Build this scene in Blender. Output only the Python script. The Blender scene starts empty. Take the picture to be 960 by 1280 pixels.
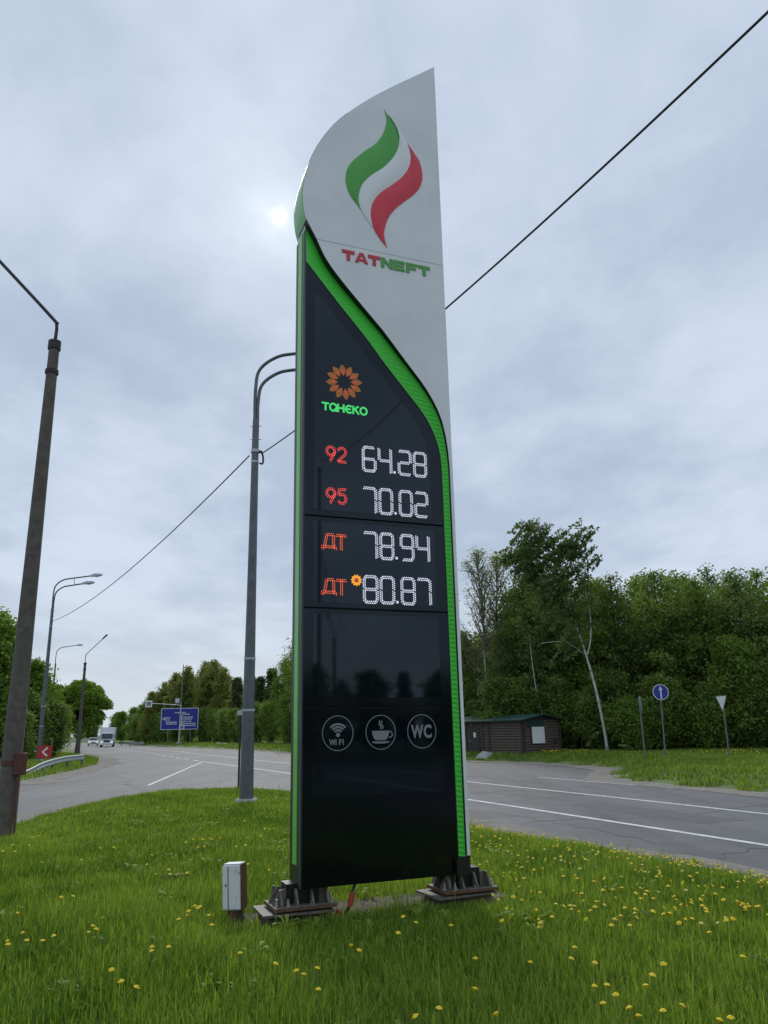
import bpy, math, random
import numpy as np
from mathutils import Vector, Matrix, noise as mnoise

# ------------------------------------------------------------------ camera, world, sun, exposure
S = bpy.context.scene
COL = S.collection
cam_d = bpy.data.cameras.new('camera'); cam = bpy.data.objects.new('camera', cam_d); COL.objects.link(cam)
cam_d.sensor_fit = 'HORIZONTAL'; cam_d.sensor_width = 36.0; cam_d.lens = 36.0 * 975 / 960
cam_d.clip_start = 0.05; cam_d.clip_end = 3000
UPC = Vector((-73, 3495, -975)).normalized()          # world up seen in camera axes (phone held with a slight roll)
FW = Vector((0, 0, -1)); YC = (FW - UPC * FW.dot(UPC)).normalized(); XC = YC.cross(UPC)
cam.matrix_world = Matrix.Translation((0, 0, 1.6)) @ Matrix((XC, YC, UPC)).to_4x4()
S.camera = cam
S.view_settings.view_transform = 'Standard'; S.view_settings.look = 'None'
S.view_settings.exposure = 0.16; S.view_settings.gamma = 1.0; S.view_settings.use_curve_mapping = False
S.cycles.max_bounces = 6; S.cycles.transparent_max_bounces = 8

SUN_EL, SUN_AZ = math.radians(36.2), math.radians(-8.3)
SUN = Vector((math.sin(SUN_AZ) * math.cos(SUN_EL), math.cos(SUN_AZ) * math.cos(SUN_EL), math.sin(SUN_EL)))
sd = bpy.data.lights.new('sun', 'SUN'); sd.energy = 1.5; sd.angle = math.radians(14); sd.color = (1.0, 0.95, 0.87)
so = bpy.data.objects.new('sun', sd); COL.objects.link(so); so.rotation_euler = SUN.to_track_quat('Z', 'Y').to_euler()
so.location = SUN * 60

world = bpy.data.worlds.new('World'); S.world = world; world.use_nodes = True

def build_world():
    nt = world.node_tree; N = nt.nodes; L = nt.links; N.clear()
    def n(t, **k):
        o = N.new(t)
        for a, b in k.items(): setattr(o, a, b)
        return o
    def m(op, a, b=None, c=None):
        o = n('ShaderNodeMath', operation=op)
        for i, v in enumerate((a, b, c)):
            if v is None: continue
            if isinstance(v, (int, float)): o.inputs[i].default_value = v
            else: L.new(v, o.inputs[i])
        return o.outputs[0]
    def mix(f, a, b):
        o = n('ShaderNodeMix', data_type='RGBA'); o.clamp_factor = True
        if isinstance(f, (int, float)): o.inputs[0].default_value = f
        else: L.new(f, o.inputs[0])
        for i, v in ((6, a), (7, b)):
            if isinstance(v, tuple): o.inputs[i].default_value = (*v, 1)
            else: L.new(v, o.inputs[i])
        return o.outputs[2]
    tc = n('ShaderNodeTexCoord'); D = tc.outputs['Generated']
    sx = n('ShaderNodeSeparateXYZ'); L.new(D, sx.inputs[0])
    z = m('MAXIMUM', sx.outputs[2], 0.0)
    den = m('ADD', z, 0.16)
    cx = m('DIVIDE', sx.outputs[0], den); cy = m('DIVIDE', sx.outputs[1], den)
    cb = n('ShaderNodeCombineXYZ'); L.new(cx, cb.inputs[0]); L.new(cy, cb.inputs[1])
    def noi(scale, det, rough, off, stretch=(1, 1, 1), dist=0.0):
        mp = n('ShaderNodeMapping'); mp.inputs['Location'].default_value = off; mp.inputs['Scale'].default_value = stretch
        mp.inputs['Rotation'].default_value = (0, 0, 0.5)
        L.new(cb.outputs[0], mp.inputs[0])
        t = n('ShaderNodeTexNoise'); L.new(mp.outputs[0], t.inputs['Vector'])
        t.inputs['Scale'].default_value = scale; t.inputs['Detail'].default_value = det; t.inputs['Roughness'].default_value = rough
        t.inputs['Distortion'].default_value = dist
        return t.outputs[0]
    big = noi(1.1, 3, 0.5, (3.1, 1.7, 0), (1, .7, 1), .3)
    mid = noi(3.0, 5, 0.55, (7.3, 2.2, 0), (1, .8, 1), .3)
    fine = noi(10.0, 5, 0.6, (1.3, 9.2, 0), (1, .75, 1), .4)
    v = m('ADD', m('ADD', m('MULTIPLY', big, 0.62), m('MULTIPLY', mid, 0.30)), m('MULTIPLY', fine, 0.13))
    mr = n('ShaderNodeMapRange', interpolation_type='SMOOTHSTEP'); L.new(v, mr.inputs[0])
    mr.inputs[1].default_value = 0.38; mr.inputs[2].default_value = 0.66
    cloud = mix(mr.outputs[0], SKY_DARK, SKY_LIGHT)
    # paler, slightly warm band low over the horizon
    hz = n('ShaderNodeMapRange', interpolation_type='SMOOTHSTEP'); L.new(z, hz.inputs[0])
    hz.inputs[1].default_value = 0.20; hz.inputs[2].default_value = 0.02; hz.inputs[3].default_value = 0.0; hz.inputs[4].default_value = 0.65
    cloud = mix(hz.outputs[0], cloud, SKY_HORIZON)
    # the sun behind thin cloud
    dv = n('ShaderNodeVectorMath', operation='DOT_PRODUCT'); L.new(D, dv.inputs[0]); dv.inputs[1].default_value = SUN
    dt = m('MAXIMUM', dv.outputs['Value'], 0.0)
    halo = m('MULTIPLY', m('POWER', dt, 110.0), m('MULTIPLY', m('POWER', m('MULTIPLY', mid, 2.0), 2.0), 0.085))
    halo2 = m('MULTIPLY', m('POWER', dt, 1500.0), m('MULTIPLY', m('POWER', m('MULTIPLY', mid, 2.0), 3.0), 0.17))
    core = m('MULTIPLY', m('POWER', dt, 45000.0), 0.75)
    glow = m('ADD', m('ADD', halo, halo2), core)
    gl = n('ShaderNodeVectorMath', operation='SCALE'); gl.inputs[0].default_value = (1.0, 0.985, 0.93); L.new(glow, gl.inputs['Scale'])
    ad = n('ShaderNodeVectorMath', operation='ADD'); L.new(cloud, ad.inputs[0]); L.new(gl.outputs[0], ad.inputs[1])
    s10 = n('ShaderNodeVectorMath', operation='SCALE'); L.new(ad.outputs[0], s10.inputs[0]); s10.inputs['Scale'].default_value = 10.0
    sky = n('ShaderNodeTexSky'); sky.sky_type = 'NISHITA'; sky.sun_disc = False
    sky.sun_elevation = SUN_EL; sky.sun_rotation = SUN_AZ; sky.air_density = 1.0; sky.dust_density = 0.4
    fin = mix(0.97, sky.outputs[0], s10.outputs[0])
    bg = n('ShaderNodeBackground'); bg.inputs[1].default_value = 0.1; L.new(fin, bg.inputs[0])
    out = n('ShaderNodeOutputWorld'); L.new(bg.outputs[0], out.inputs[0])
SKY_DARK = (0.390, 0.472, 0.595); SKY_LIGHT = (0.580, 0.665, 0.785); SKY_HORIZON = (0.62, 0.67, 0.715)
build_world()

# ------------------------------------------------------------------ materials
def mat(name, col, rough=0.6, metal=0.0, var=0.0, vscale=5.0, bump=0.0, bscale=40.0, col2=None, spec=0.5, emit=None, estr=0.0, coords='Object', detail=6, lo=.35, hi=.65):
    m = bpy.data.materials.new(name); m.use_nodes = True
    nt = m.node_tree; b = nt.nodes['Principled BSDF']
    b.inputs['Roughness'].default_value = rough; b.inputs['Metallic'].default_value = metal
    b.inputs['Specular IOR Level'].default_value = spec
    b.inputs['Base Color'].default_value = (*col, 1)
    tc = nt.nodes.new('ShaderNodeTexCoord')
    if var or col2:
        t = nt.nodes.new('ShaderNodeTexNoise'); t.inputs['Scale'].default_value = vscale; t.inputs['Detail'].default_value = detail
        t.inputs['Roughness'].default_value = .6
        nt.links.new(tc.outputs[coords], t.inputs[0])
        mr = nt.nodes.new('ShaderNodeMapRange'); mr.inputs[1].default_value = lo; mr.inputs[2].default_value = hi
        nt.links.new(t.outputs[0], mr.inputs[0])
        mx = nt.nodes.new('ShaderNodeMix'); mx.data_type = 'RGBA'
        c2 = col2 or tuple(c * (1 - var) for c in col)
        mx.inputs[6].default_value = (*c2, 1); mx.inputs[7].default_value = (*col, 1)
        nt.links.new(mr.outputs[0], mx.inputs[0]); nt.links.new(mx.outputs[2], b.inputs['Base Color'])
    if bump:
        t = nt.nodes.new('ShaderNodeTexNoise'); t.inputs['Scale'].default_value = bscale; t.inputs['Detail'].default_value = 4
        nt.links.new(tc.outputs[coords], t.inputs[0])
        bp = nt.nodes.new('ShaderNodeBump'); bp.inputs['Strength'].default_value = bump; bp.inputs['Distance'].default_value = .02
        nt.links.new(t.outputs[0], bp.inputs['Height']); nt.links.new(bp.outputs[0], b.inputs['Normal'])
    if emit:
        b.inputs['Emission Color'].default_value = (*emit, 1); b.inputs['Emission Strength'].default_value = estr
    return m

def leaf_mat(name, c1, c2, trans=0.35, vscale=0.6, attr=None):
    m = bpy.data.materials.new(name); m.use_nodes = True; nt = m.node_tree; N = nt.nodes; L = nt.links; N.clear()
    out = N.new('ShaderNodeOutputMaterial'); d = N.new('ShaderNodeBsdfPrincipled'); t = N.new('ShaderNodeBsdfTranslucent'); mx = N.new('ShaderNodeMixShader')
    d.inputs['Roughness'].default_value = .6; d.inputs['Specular IOR Level'].default_value = .16
    mx.inputs[0].default_value = trans
    oi = N.new('ShaderNodeObjectInfo'); tc = N.new('ShaderNodeTexCoord')
    cm = N.new('ShaderNodeMix'); cm.data_type = 'RGBA'; cm.inputs[6].default_value = (*c1, 1); cm.inputs[7].default_value = (*c2, 1)
    if attr:
        a = N.new('ShaderNodeAttribute'); a.attribute_name = attr; L.new(a.outputs['Fac'], cm.inputs[0])
    else:
        nz = N.new('ShaderNodeTexNoise'); nz.inputs['Scale'].default_value = vscale; nz.inputs['Detail'].default_value = 3; L.new(tc.outputs['Object'], nz.inputs[0])
        mr = N.new('ShaderNodeMapRange'); mr.inputs[1].default_value = .35; mr.inputs[2].default_value = .65; L.new(nz.outputs[0], mr.inputs[0])
        ad = N.new('ShaderNodeMath'); ad.operation = 'MULTIPLY_ADD'; L.new(mr.outputs[0], ad.inputs[0]); ad.inputs[1].default_value = .45
        sc = N.new('ShaderNodeMath'); sc.operation = 'MULTIPLY'; L.new(oi.outputs['Random'], sc.inputs[0]); sc.inputs[1].default_value = .75
        L.new(sc.outputs[0], ad.inputs[2]); L.new(ad.outputs[0], cm.inputs[0])
    L.new(cm.outputs[2], d.inputs['Base Color'])
    tcx = N.new('ShaderNodeMix'); tcx.data_type = 'RGBA'; tcx.blend_type = 'MULTIPLY'; tcx.inputs[0].default_value = 1
    L.new(cm.outputs[2], tcx.inputs[6]); tcx.inputs[7].default_value = (1.25, 1.3, .6, 1); L.new(tcx.outputs[2], t.inputs[0])
    L.new(d.outputs[0], mx.inputs[1]); L.new(t.outputs[0], mx.inputs[2]); L.new(mx.outputs[0], out.inputs[0])
    return m

def asphalt_mat(name, ca, cb, rot):
    m = bpy.data.materials.new(name); m.use_nodes = True; nt = m.node_tree; N = nt.nodes; L = nt.links; b = N['Principled BSDF']
    tc = N.new('ShaderNodeTexCoord')
    def noi(scale, det, st=(1, 1, 1)):
        mp = N.new('ShaderNodeMapping'); mp.inputs['Rotation'].default_value = (0, 0, rot); mp.inputs['Scale'].default_value = st
        L.new(tc.outputs['Object'], mp.inputs[0]); t = N.new('ShaderNodeTexNoise'); L.new(mp.outputs[0], t.inputs[0])
        t.inputs['Scale'].default_value = scale; t.inputs['Detail'].default_value = det; t.inputs['Roughness'].default_value = .65
        return t.outputs[0]
    def mth(op, a, bb):
        o = N.new('ShaderNodeMath'); o.operation = op
        for i, v in ((0, a), (1, bb)):
            if isinstance(v, float): o.inputs[i].default_value = v
            else: L.new(v, o.inputs[i])
        return o.outputs[0]
    v = mth('ADD', mth('ADD', mth('MULTIPLY', noi(.35, 5, (1, .12, 1)), .55), mth('MULTIPLY', noi(.9, 6), .3)), mth('MULTIPLY', noi(60., 3), .22))
    v = mth('ADD', v, mth('MULTIPLY', noi(2.2, 4, (1, .03, 1)), .25))
    mr = N.new('ShaderNodeMapRange'); mr.inputs[1].default_value = .52; mr.inputs[2].default_value = .80; L.new(v, mr.inputs[0])
    mx = N.new('ShaderNodeMix'); mx.data_type = 'RGBA'; mx.inputs[6].default_value = (*ca, 1); mx.inputs[7].default_value = (*cb, 1)
    L.new(mr.outputs[0], mx.inputs[0]); L.new(mx.outputs[2], b.inputs['Base Color'])
    b.inputs['Roughness'].default_value = .72; b.inputs['Specular IOR Level'].default_value = .4
    bp = N.new('ShaderNodeBump'); bp.inputs['Strength'].default_value = .35; bp.inputs['Distance'].default_value = .01
    L.new(noi(90., 3), bp.inputs['Height']); L.new(bp.outputs[0], b.inputs['Normal'])
    return m

M = {}
M['white_panel'] = mat('white_panel', (.80, .82, .83), .38, col2=(.73, .745, .75), vscale=1.6, detail=10)
M['shell'] = mat('grey_shell', (.60, .63, .65), .45, var=.1, vscale=2)
M['display'] = mat('black_display', (.003, .004, .006), .10, spec=.40)
M['glass'] = mat('display_window', (.004, .006, .010), .035, spec=.50)
for k_ in ('display', 'glass'): M[k_].node_tree.nodes['Principled BSDF'].inputs['Specular Tint'].default_value = (.74, .88, 1.0, 1)
M['black_trim'] = mat('black_trim', (.008, .009, .009), .4)
M['side_dark'] = mat('side_dark', (.014, .020, .018), .45)
M['side_green'] = mat('side_green', (.15, .62, .08), .35, var=.12, vscale=2)
M['side_grey'] = mat('side_grey_green', (.022, .032, .027), .4, var=.15, vscale=2)
M['side_top'] = mat('side_top', (.11, .50, .08), .32, var=.2, vscale=2)
M['logo_green'] = mat('logo_green', (.085, .42, .06), .4, var=.12, vscale=3)
M['logo_red'] = mat('logo_red', (.74, .035, .065), .4, var=.12, vscale=3)
M['logo_white'] = mat('logo_white', (.80, .82, .82), .4)
M['letter_green'] = mat('letter_green', (.09, .36, .065), .45)
M['letter_red'] = mat('letter_red', (.58, .035, .065), .45)
M['led_white'] = mat('led_white', (.5, .5, .55), .4, emit=(.80, .84, 1.0), estr=.60)
M['led_red'] = mat('led_red', (.3, .02, .02), .4, emit=(1.0, .09, .08), estr=1.15)
M['led_orange'] = mat('led_orange', (.3, .05, .02), .4, emit=(1.0, .14, .05), estr=1.0)
M['led_yellow'] = mat('led_yellow', (.4, .2, .02), .4, emit=(1.0, .36, .03), estr=.75)
M['led_brown'] = mat('led_brown', (.2, .06, .02), .4, emit=(.35, .06, .02), estr=.6)
M['led_green'] = mat('led_green', (.05, .4, .1), .4, emit=(.06, .75, .16), estr=.62)
M['petal_print'] = mat('petal_print', (.40, .15, .028), .5, var=.35, vscale=30, emit=(.6, .2, .03), estr=.13)
M['vinyl'] = mat('grey_vinyl', (.21, .24, .25), .5)
M['steel'] = mat('painted_steel', (.17, .155, .135), .6, col2=(.095, .075, .06), vscale=14, bump=.2, bscale=60)
M['rust'] = mat('rusty_steel', (.16, .075, .035), .8, col2=(.09, .05, .03), vscale=20, bump=.3)
M['bolt'] = mat('zinc_bolt', (.55, .56, .56), .35, metal=.8)
M['galv'] = mat('galvanised_steel', (.135, .15, .165), .45, metal=.35, var=.3, vscale=6)
M['galv_light'] = mat('galvanised_light', (.48, .51, .54), .45, metal=.3, var=.2, vscale=6)
M['concrete'] = mat('weathered_concrete', (.135, .118, .10), .85, col2=(.085, .075, .065), vscale=7, bump=.35, bscale=50)
M['concrete_light'] = mat('concrete_light', (.42, .42, .40), .85, col2=(.28, .28, .27), vscale=10, bump=.3)
M['dark_iron'] = mat('dark_iron', (.022, .020, .020), .6)
M['brown_metal'] = mat('brown_metal', (.13, .035, .025), .6, col2=(.06, .02, .016), vscale=10)
M['cabinet_white'] = mat('cabinet_white', (.66, .69, .70), .5, col2=(.40, .33, .25), vscale=13, lo=.27, hi=.45)
M['cable'] = mat('cable_black', (.012, .012, .012), .5)
M['red_plastic'] = mat('red_plastic', (.33, .035, .02), .5)
M['asphalt'] = asphalt_mat('asphalt', (.056, .059, .064), (.138, .142, .148), .39)
M['patch'] = asphalt_mat('asphalt_patch', (.052, .054, .058), (.098, .101, .106), .39)
M['tar'] = mat('tar', (.045, .045, .047), .7, var=.3, vscale=3)
M['paint'] = mat('road_paint', (.66, .67, .66), .7, col2=(.36, .36, .355), vscale=6, lo=.3, hi=.55, bump=.2)
M['paint_worn'] = mat('road_paint_worn', (.30, .30, .295), .75, col2=(.19, .19, .19), vscale=4)
M['dust'] = mat('dusty_gravel', (.25, .225, .19), .95, col2=(.155, .145, .13), vscale=2.5, bump=.5, bscale=30, detail=8)
M['soil'] = mat('bare_soil', (.17, .14, .105), .95, col2=(.07, .06, .04), vscale=5, bump=.6, bscale=25)
M['turf'] = mat('turf', (.080, .125, .025), .95, col2=(.055, .075, .020), vscale=3, bump=.5, bscale=20)
M['turf_far'] = mat('turf_far', (.130, .195, .040), .95, col2=(.090, .135, .032), vscale=1.1, bump=.5, bscale=8, detail=9)
M['forest_floor'] = mat('ground', (.06, .075, .03), .95, col2=(.04, .045, .02), vscale=.4)
M['blade'] = leaf_mat('grass_blade', (.076, .160, .018), (.345, .440, .072), .42, attr='tint')
M['blade_far'] = leaf_mat('grass_blade_far', (.110, .190, .024), (.300, .375, .080), .40, attr='tint')
M['dand'] = mat('dandelion_yellow', (.84, .66, .02), .7, col2=(.80, .54, .012), vscale=60)
M['dand_pale'] = mat('dandelion_pale', (.72, .63, .16), .7)
M['stem'] = mat('dandelion_stem', (.14, .22, .06), .6)
M['bark'] = mat('bark', (.075, .062, .05), .9, col2=(.04, .035, .03), vscale=6, bump=.5, bscale=20)
M['bark_pale'] = mat('bark_pale', (.20, .185, .16), .9, col2=(.11, .10, .09), vscale=6)
M['birch_bark'] = mat('birch_bark', (.52, .50, .46), .8, col2=(.07, .06, .055), vscale=5, lo=.33, hi=.45)
M['leaf_wood'] = leaf_mat('leaf_wood', (0.090, 0.144, 0.041), (0.232, 0.320, 0.074), .36)
M['leaf_birch'] = leaf_mat('leaf_birch', (0.094, 0.140, 0.050), (0.220, 0.300, 0.086), .36)
M['leaf_left'] = leaf_mat('leaf_left', (0.115, 0.202, 0.032), (0.192, 0.293, 0.053), .4)
M['leaf_maple'] = leaf_mat('leaf_maple', (0.096, 0.169, 0.032), (0.224, 0.333, 0.058), .4)
M['leaf_olive'] = leaf_mat('leaf_olive', (0.192, 0.220, 0.062), (0.276, 0.293, 0.085), .4)
M['leaf_bush'] = leaf_mat('leaf_bush', (0.112, 0.186, 0.037), (0.197, 0.286, 0.055), .4)
M['needle'] = leaf_mat('pine_needle', (0.066, 0.098, 0.042), (0.108, 0.148, 0.053), .15)
M['cabin_wood'] = mat('cabin_wood', (.135, .098, .078), .8, col2=(.075, .058, .048), vscale=5, bump=.3)
M['cabin_dark'] = mat('cabin_dark', (.050, .038, .033), .8, var=.3)
M['roof_green'] = mat('roof_green', (.022, .062, .050), .8, spec=.2, var=.25, vscale=3)
M['white_paint'] = mat('white_paint', (.72, .73, .73), .5, var=.08, vscale=4)
M['sign_blue'] = mat('sign_blue', (.012, .028, .30), .35)
M['sign_white'] = mat('sign_white', (.72, .74, .76), .4)
M['sign_red'] = mat('sign_red', (.42, .02, .022), .4)
M['sign_back'] = mat('sign_back', (.26, .275, .28), .5, metal=.2)
M['post'] = mat('sign_post', (.16, .17, .165), .6, var=.2)
M['truck_white'] = mat('truck_white', (.72, .74, .76), .35)
M['car_silver'] = mat('car_white', (.66, .69, .72), .25, spec=.6)
M['car_glass'] = mat('car_glass', (.03, .035, .04), .06, spec=.7)
M['tyre'] = mat('tyre', (.014, .014, .014), .85)
M['rim'] = mat('rim', (.4, .4, .41), .35, metal=.7)
M['grille'] = mat('grille', (.03, .03, .032), .5)
M['head_lamp'] = mat('head_lamp', (.7, .72, .72), .15, emit=(1, .97, .88), estr=.55)
M['lamp_glass'] = mat('lamp_glass', (.5, .52, .54), .3)

def ribbon_mat():
    m = mat('green_ribbon', (.06, .62, .045), .33, spec=.4); nt = m.node_tree; N = nt.nodes; L = nt.links; b = N['Principled BSDF']
    uv = N.new('ShaderNodeUVMap'); mp = N.new('ShaderNodeMapping'); mp.inputs['Rotation'].default_value = (0, 0, -.35); L.new(uv.outputs[0], mp.inputs[0])
    w = N.new('ShaderNodeTexWave'); w.wave_type = 'BANDS'; w.bands_direction = 'Y'; w.inputs['Scale'].default_value = 9.0; w.inputs['Distortion'].default_value = .15
    L.new(mp.outputs[0], w.inputs[0])
    bp = N.new('ShaderNodeBump'); bp.inputs['Strength'].default_value = .06; bp.inputs['Distance'].default_value = .01
    L.new(w.outputs[1], bp.inputs['Height']); L.new(bp.outputs[0], b.inputs['Normal'])
    return m
M['ribbon'] = ribbon_mat(); M['black_wall'] = mat('black_wall', (.006, .007, .006), .6)

# ------------------------------------------------------------------ mesh helpers
def tag(o, label=None, cat=None, group=None, kind=None):
    for k, v in (('label', label), ('category', cat), ('group', group), ('kind', kind)):
        if v: o[k] = v
    return o
def link(name, me, parent=None):
    o = bpy.data.objects.new(name, me); COL.objects.link(o)
    if parent: o.parent = parent
    return o
def empty(name, loc=(0, 0, 0), rz=0.0, rx=0.0, ry=0.0):
    o = bpy.data.objects.new(name, None); COL.objects.link(o); o.location = loc; o.rotation_euler = (rx, ry, rz)
    o.empty_display_size = .2
    return o
def np_mesh(name, V, F, m, smooth=False, attr=None):
    V = np.asarray(V, np.float32); F = np.asarray(F, np.int32); k = F.shape[1]
    me = bpy.data.meshes.new(name); me.vertices.add(len(V)); me.vertices.foreach_set('co', V.ravel())
    me.loops.add(F.size); me.loops.foreach_set('vertex_index', F.ravel())
    me.polygons.add(len(F)); me.polygons.foreach_set('loop_start', np.arange(0, F.size, k, dtype=np.int32))
    me.polygons.foreach_set('use_smooth', np.full(len(F), smooth, dtype=bool))
    me.update(calc_edges=True); me.materials.append(m)
    if attr is not None:
        a = me.attributes.new(attr[0], 'FLOAT', 'POINT'); a.data.foreach_set('value', np.asarray(attr[1], np.float32))
    return me

class MB:
    def __init__(s): s.v = []; s.f = []
    def add(s, vs, fs):
        b = len(s.v); s.v += [tuple(v) for v in vs]; s.f += [tuple(i + b for i in f) for f in fs]; return s
    def box(s, c, d, rot=None, bev=0.0):
        x, y, z = (k / 2 for k in d)
        if bev:
            b = bev; vs = []; import itertools
            pts = []
            for sx in (-1, 1):
                for sy in (-1, 1):
                    for sz in (-1, 1):
                        pts += [(sx * x, sy * (y - b), sz * (z - b)), (sx * (x - b), sy * y, sz * (z - b)), (sx * (x - b), sy * (y - b), sz * z)]
            return s.hull(pts, c, rot)
        vs = [(-x, -y, -z), (x, -y, -z), (x, y, -z), (-x, y, -z), (-x, -y, z), (x, -y, z), (x, y, z), (-x, y, z)]
        if rot is not None: vs = [rot @ Vector(v) for v in vs]
        vs = [(v[0] + c[0], v[1] + c[1], v[2] + c[2]) for v in vs]
        return s.add(vs, [(0, 3, 2, 1), (4, 5, 6, 7), (0, 1, 5, 4), (1, 2, 6, 5), (2, 3, 7, 6), (3, 0, 4, 7)])
    def hull(s, pts, c=(0, 0, 0), rot=None):
        import bmesh
        bm = bmesh.new()
        for p in pts:
            p = Vector(p)
            if rot is not None: p = rot @ p
            bm.verts.new(p + Vector(c))
        bmesh.ops.convex_hull(bm, input=bm.verts)
        bm.verts.ensure_lookup_table(); bm.verts.index_update()
        r = s.add([v.co for v in bm.verts], [[v.index for v in f.verts] for f in bm.faces]); bm.free(); return r
    def tube(s, path, rad, n=8, cap=True):
        path = [Vector(p) for p in path]
        if not hasattr(rad, '__len__'): rad = [rad] * len(path)
        rings = []; ref = None
        for i, p in enumerate(path):
            t = (path[min(i + 1, len(path) - 1)] - path[max(i - 1, 0)]).normalized()
            if ref is None: ref = Vector((0, 0, 1)) if abs(t.z) < .9 else Vector((1, 0, 0))
            a = (ref - t * ref.dot(t)).normalized(); b = t.cross(a); ref = a
            rings.append([p + (a * math.cos(2 * math.pi * k / n) + b * math.sin(2 * math.pi * k / n)) * rad[i] for k in range(n)])
        vs = [v for r in rings for v in r]; fs = []
        for i in range(len(path) - 1):
            for k in range(n):
                fs.append((i * n + k, i * n + (k + 1) % n, (i + 1) * n + (k + 1) % n, (i + 1) * n + k))
        if cap: fs += [tuple(range(n - 1, -1, -1)), tuple((len(path) - 1) * n + k for k in range(n))]
        return s.add(vs, fs)
    def plate(s, pts, y0, y1):
        """polygon given in (x, z), extruded from y0 (front) to y1 (back)"""
        a = sum(pts[i][0] * pts[(i + 1) % len(pts)][1] - pts[(i + 1) % len(pts)][0] * pts[i][1] for i in range(len(pts)))
        if a < 0: pts = pts[::-1]
        n = len(pts)
        vs = [(p[0], y0, p[1]) for p in pts] + [(p[0], y1, p[1]) for p in pts]
        fs = [tuple(range(n)), tuple(range(2 * n - 1, n - 1, -1))] + [(i, n + i, n + (i + 1) % n, (i + 1) % n) for i in range(n)]
        return s.add(vs, fs)
    def build(s, name, m, parent=None, smooth=False, loc=None):
        me = bpy.data.meshes.new(name); me.from_pydata(s.v, [], s.f); me.update(); me.materials.append(m)
        if smooth:
            me.polygons.foreach_set('use_smooth', [True] * len(me.polygons))
            me.set_sharp_from_angle(angle=math.radians(40))
        o = link(name, me, parent)
        if loc: o.location = loc
        return o

def catmull(P, n=10, closed=False):
    P = [np.array(p, float) for p in P]; out = []
    N_ = len(P); rng = range(N_ if closed else N_ - 1)
    for i in rng:
        if closed: p0, p1, p2, p3 = P[i - 1], P[i], P[(i + 1) % N_], P[(i + 2) % N_]
        else: p0, p1, p2, p3 = P[max(i - 1, 0)], P[i], P[i + 1], P[min(i + 2, N_ - 1)]
        for t in np.linspace(0, 1, n, endpoint=False):
            out.append(.5 * ((2 * p1) + (-p0 + p2) * t + (2 * p0 - 5 * p1 + 4 * p2 - p3) * t * t + (-p0 + 3 * p1 - 3 * p2 + p3) * t ** 3))
    if not closed: out.append(P[-1])
    return [tuple(p) for p in out]
def resample(P, n):
    P = np.array(P, float); d = np.r_[0, np.cumsum(np.linalg.norm(np.diff(P, axis=0), axis=1))]
    t = np.linspace(0, d[-1], n); return np.stack([np.interp(t, d, P[:, k]) for k in range(P.shape[1])], 1)
def resample_step(P, st):
    P = np.array(P, float); L_ = np.linalg.norm(np.diff(P, axis=0), axis=1).sum(); return resample(P, max(2, int(round(L_ / st)) + 1))

def copy_tree(o, parent=None):
    c = o.copy(); COL.objects.link(c)
    if parent is not None: c.parent = parent
    for ch in list(o.children): copy_tree(ch, c)
    return c

# ------------------------------------------------------------------ ground, road, verges
ROAD = resample(catmull([(17.5, -15), (5.84, 13.06), (2.14, 22.06), (-4.52, 37.5), (-12.7, 55.7), (-19.6, 71.7), (-27.4, 90.2), (-42.5, 123.4), (-55.6, 151.7), (-77, 196), (-125, 280)], 12), 240)
_t = np.gradient(ROAD, axis=0); _t /= np.linalg.norm(_t, axis=1)[:, None]
RN = np.stack([_t[:, 1], -_t[:, 0]], 1)      # to the right of travel away from the camera
RS = np.r_[0, np.cumsum(np.linalg.norm(np.diff(ROAD, axis=0), axis=1))]
def road_pt(s, off):
    p = np.array([np.interp(s, RS, ROAD[:, k]) for k in (0, 1)]); q = np.array([np.interp(s, RS, RN[:, k]) for k in (0, 1)])
    return p + q * off
def road_s(y): return float(np.interp(y, ROAD[:, 1], RS))
RZ = -0.25

def far_off(s): return float(np.interp(s, [0, road_s(52), road_s(75), road_s(120), 400], [7.35, 7.35, 11.0, 9.0, 8.0]))

g = MB(); g.add([(-900, -900, -.34), (900, -900, -.34), (900, 1500, -.34), (-900, 1500, -.34)], [(0, 1, 2, 3)])
tag(g.build('ground', M['forest_floor']), kind='structure')
def poly_sheet(name, pts, z, m, parent=None):
    b = MB(); a = sum(pts[i][0] * pts[(i + 1) % len(pts)][1] - pts[(i + 1) % len(pts)][0] * pts[i][1] for i in range(len(pts)))
    if a < 0: pts = pts[::-1]
    b.add([(p[0], p[1], z) for p in pts], [tuple(range(len(pts)))]); return b.build(name, m, parent)
far_edge = [tuple(road_pt(s, far_off(s) + .6)) for s in np.arange(0, RS[-1], 4)]
near_far = [tuple(road_pt(s, -6.8)) for s in np.arange(RS[-1] - 4, road_s(70), -4)]
road = poly_sheet('road', [(22, -60)] + far_edge + near_far + [(-30, 72), (-70, 80), (-70, -60)], RZ, M['asphalt'])
tag(road, kind='structure')
lot = poly_sheet('asphalt_yard', [(6.5, 24), (9, 28), (10.5, 36), (9.5, 44), (4, 50), (-4, 60), (-6, 56), (0, 42)], RZ - .004, M['asphalt'])
tag(lot, kind='structure')

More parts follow.
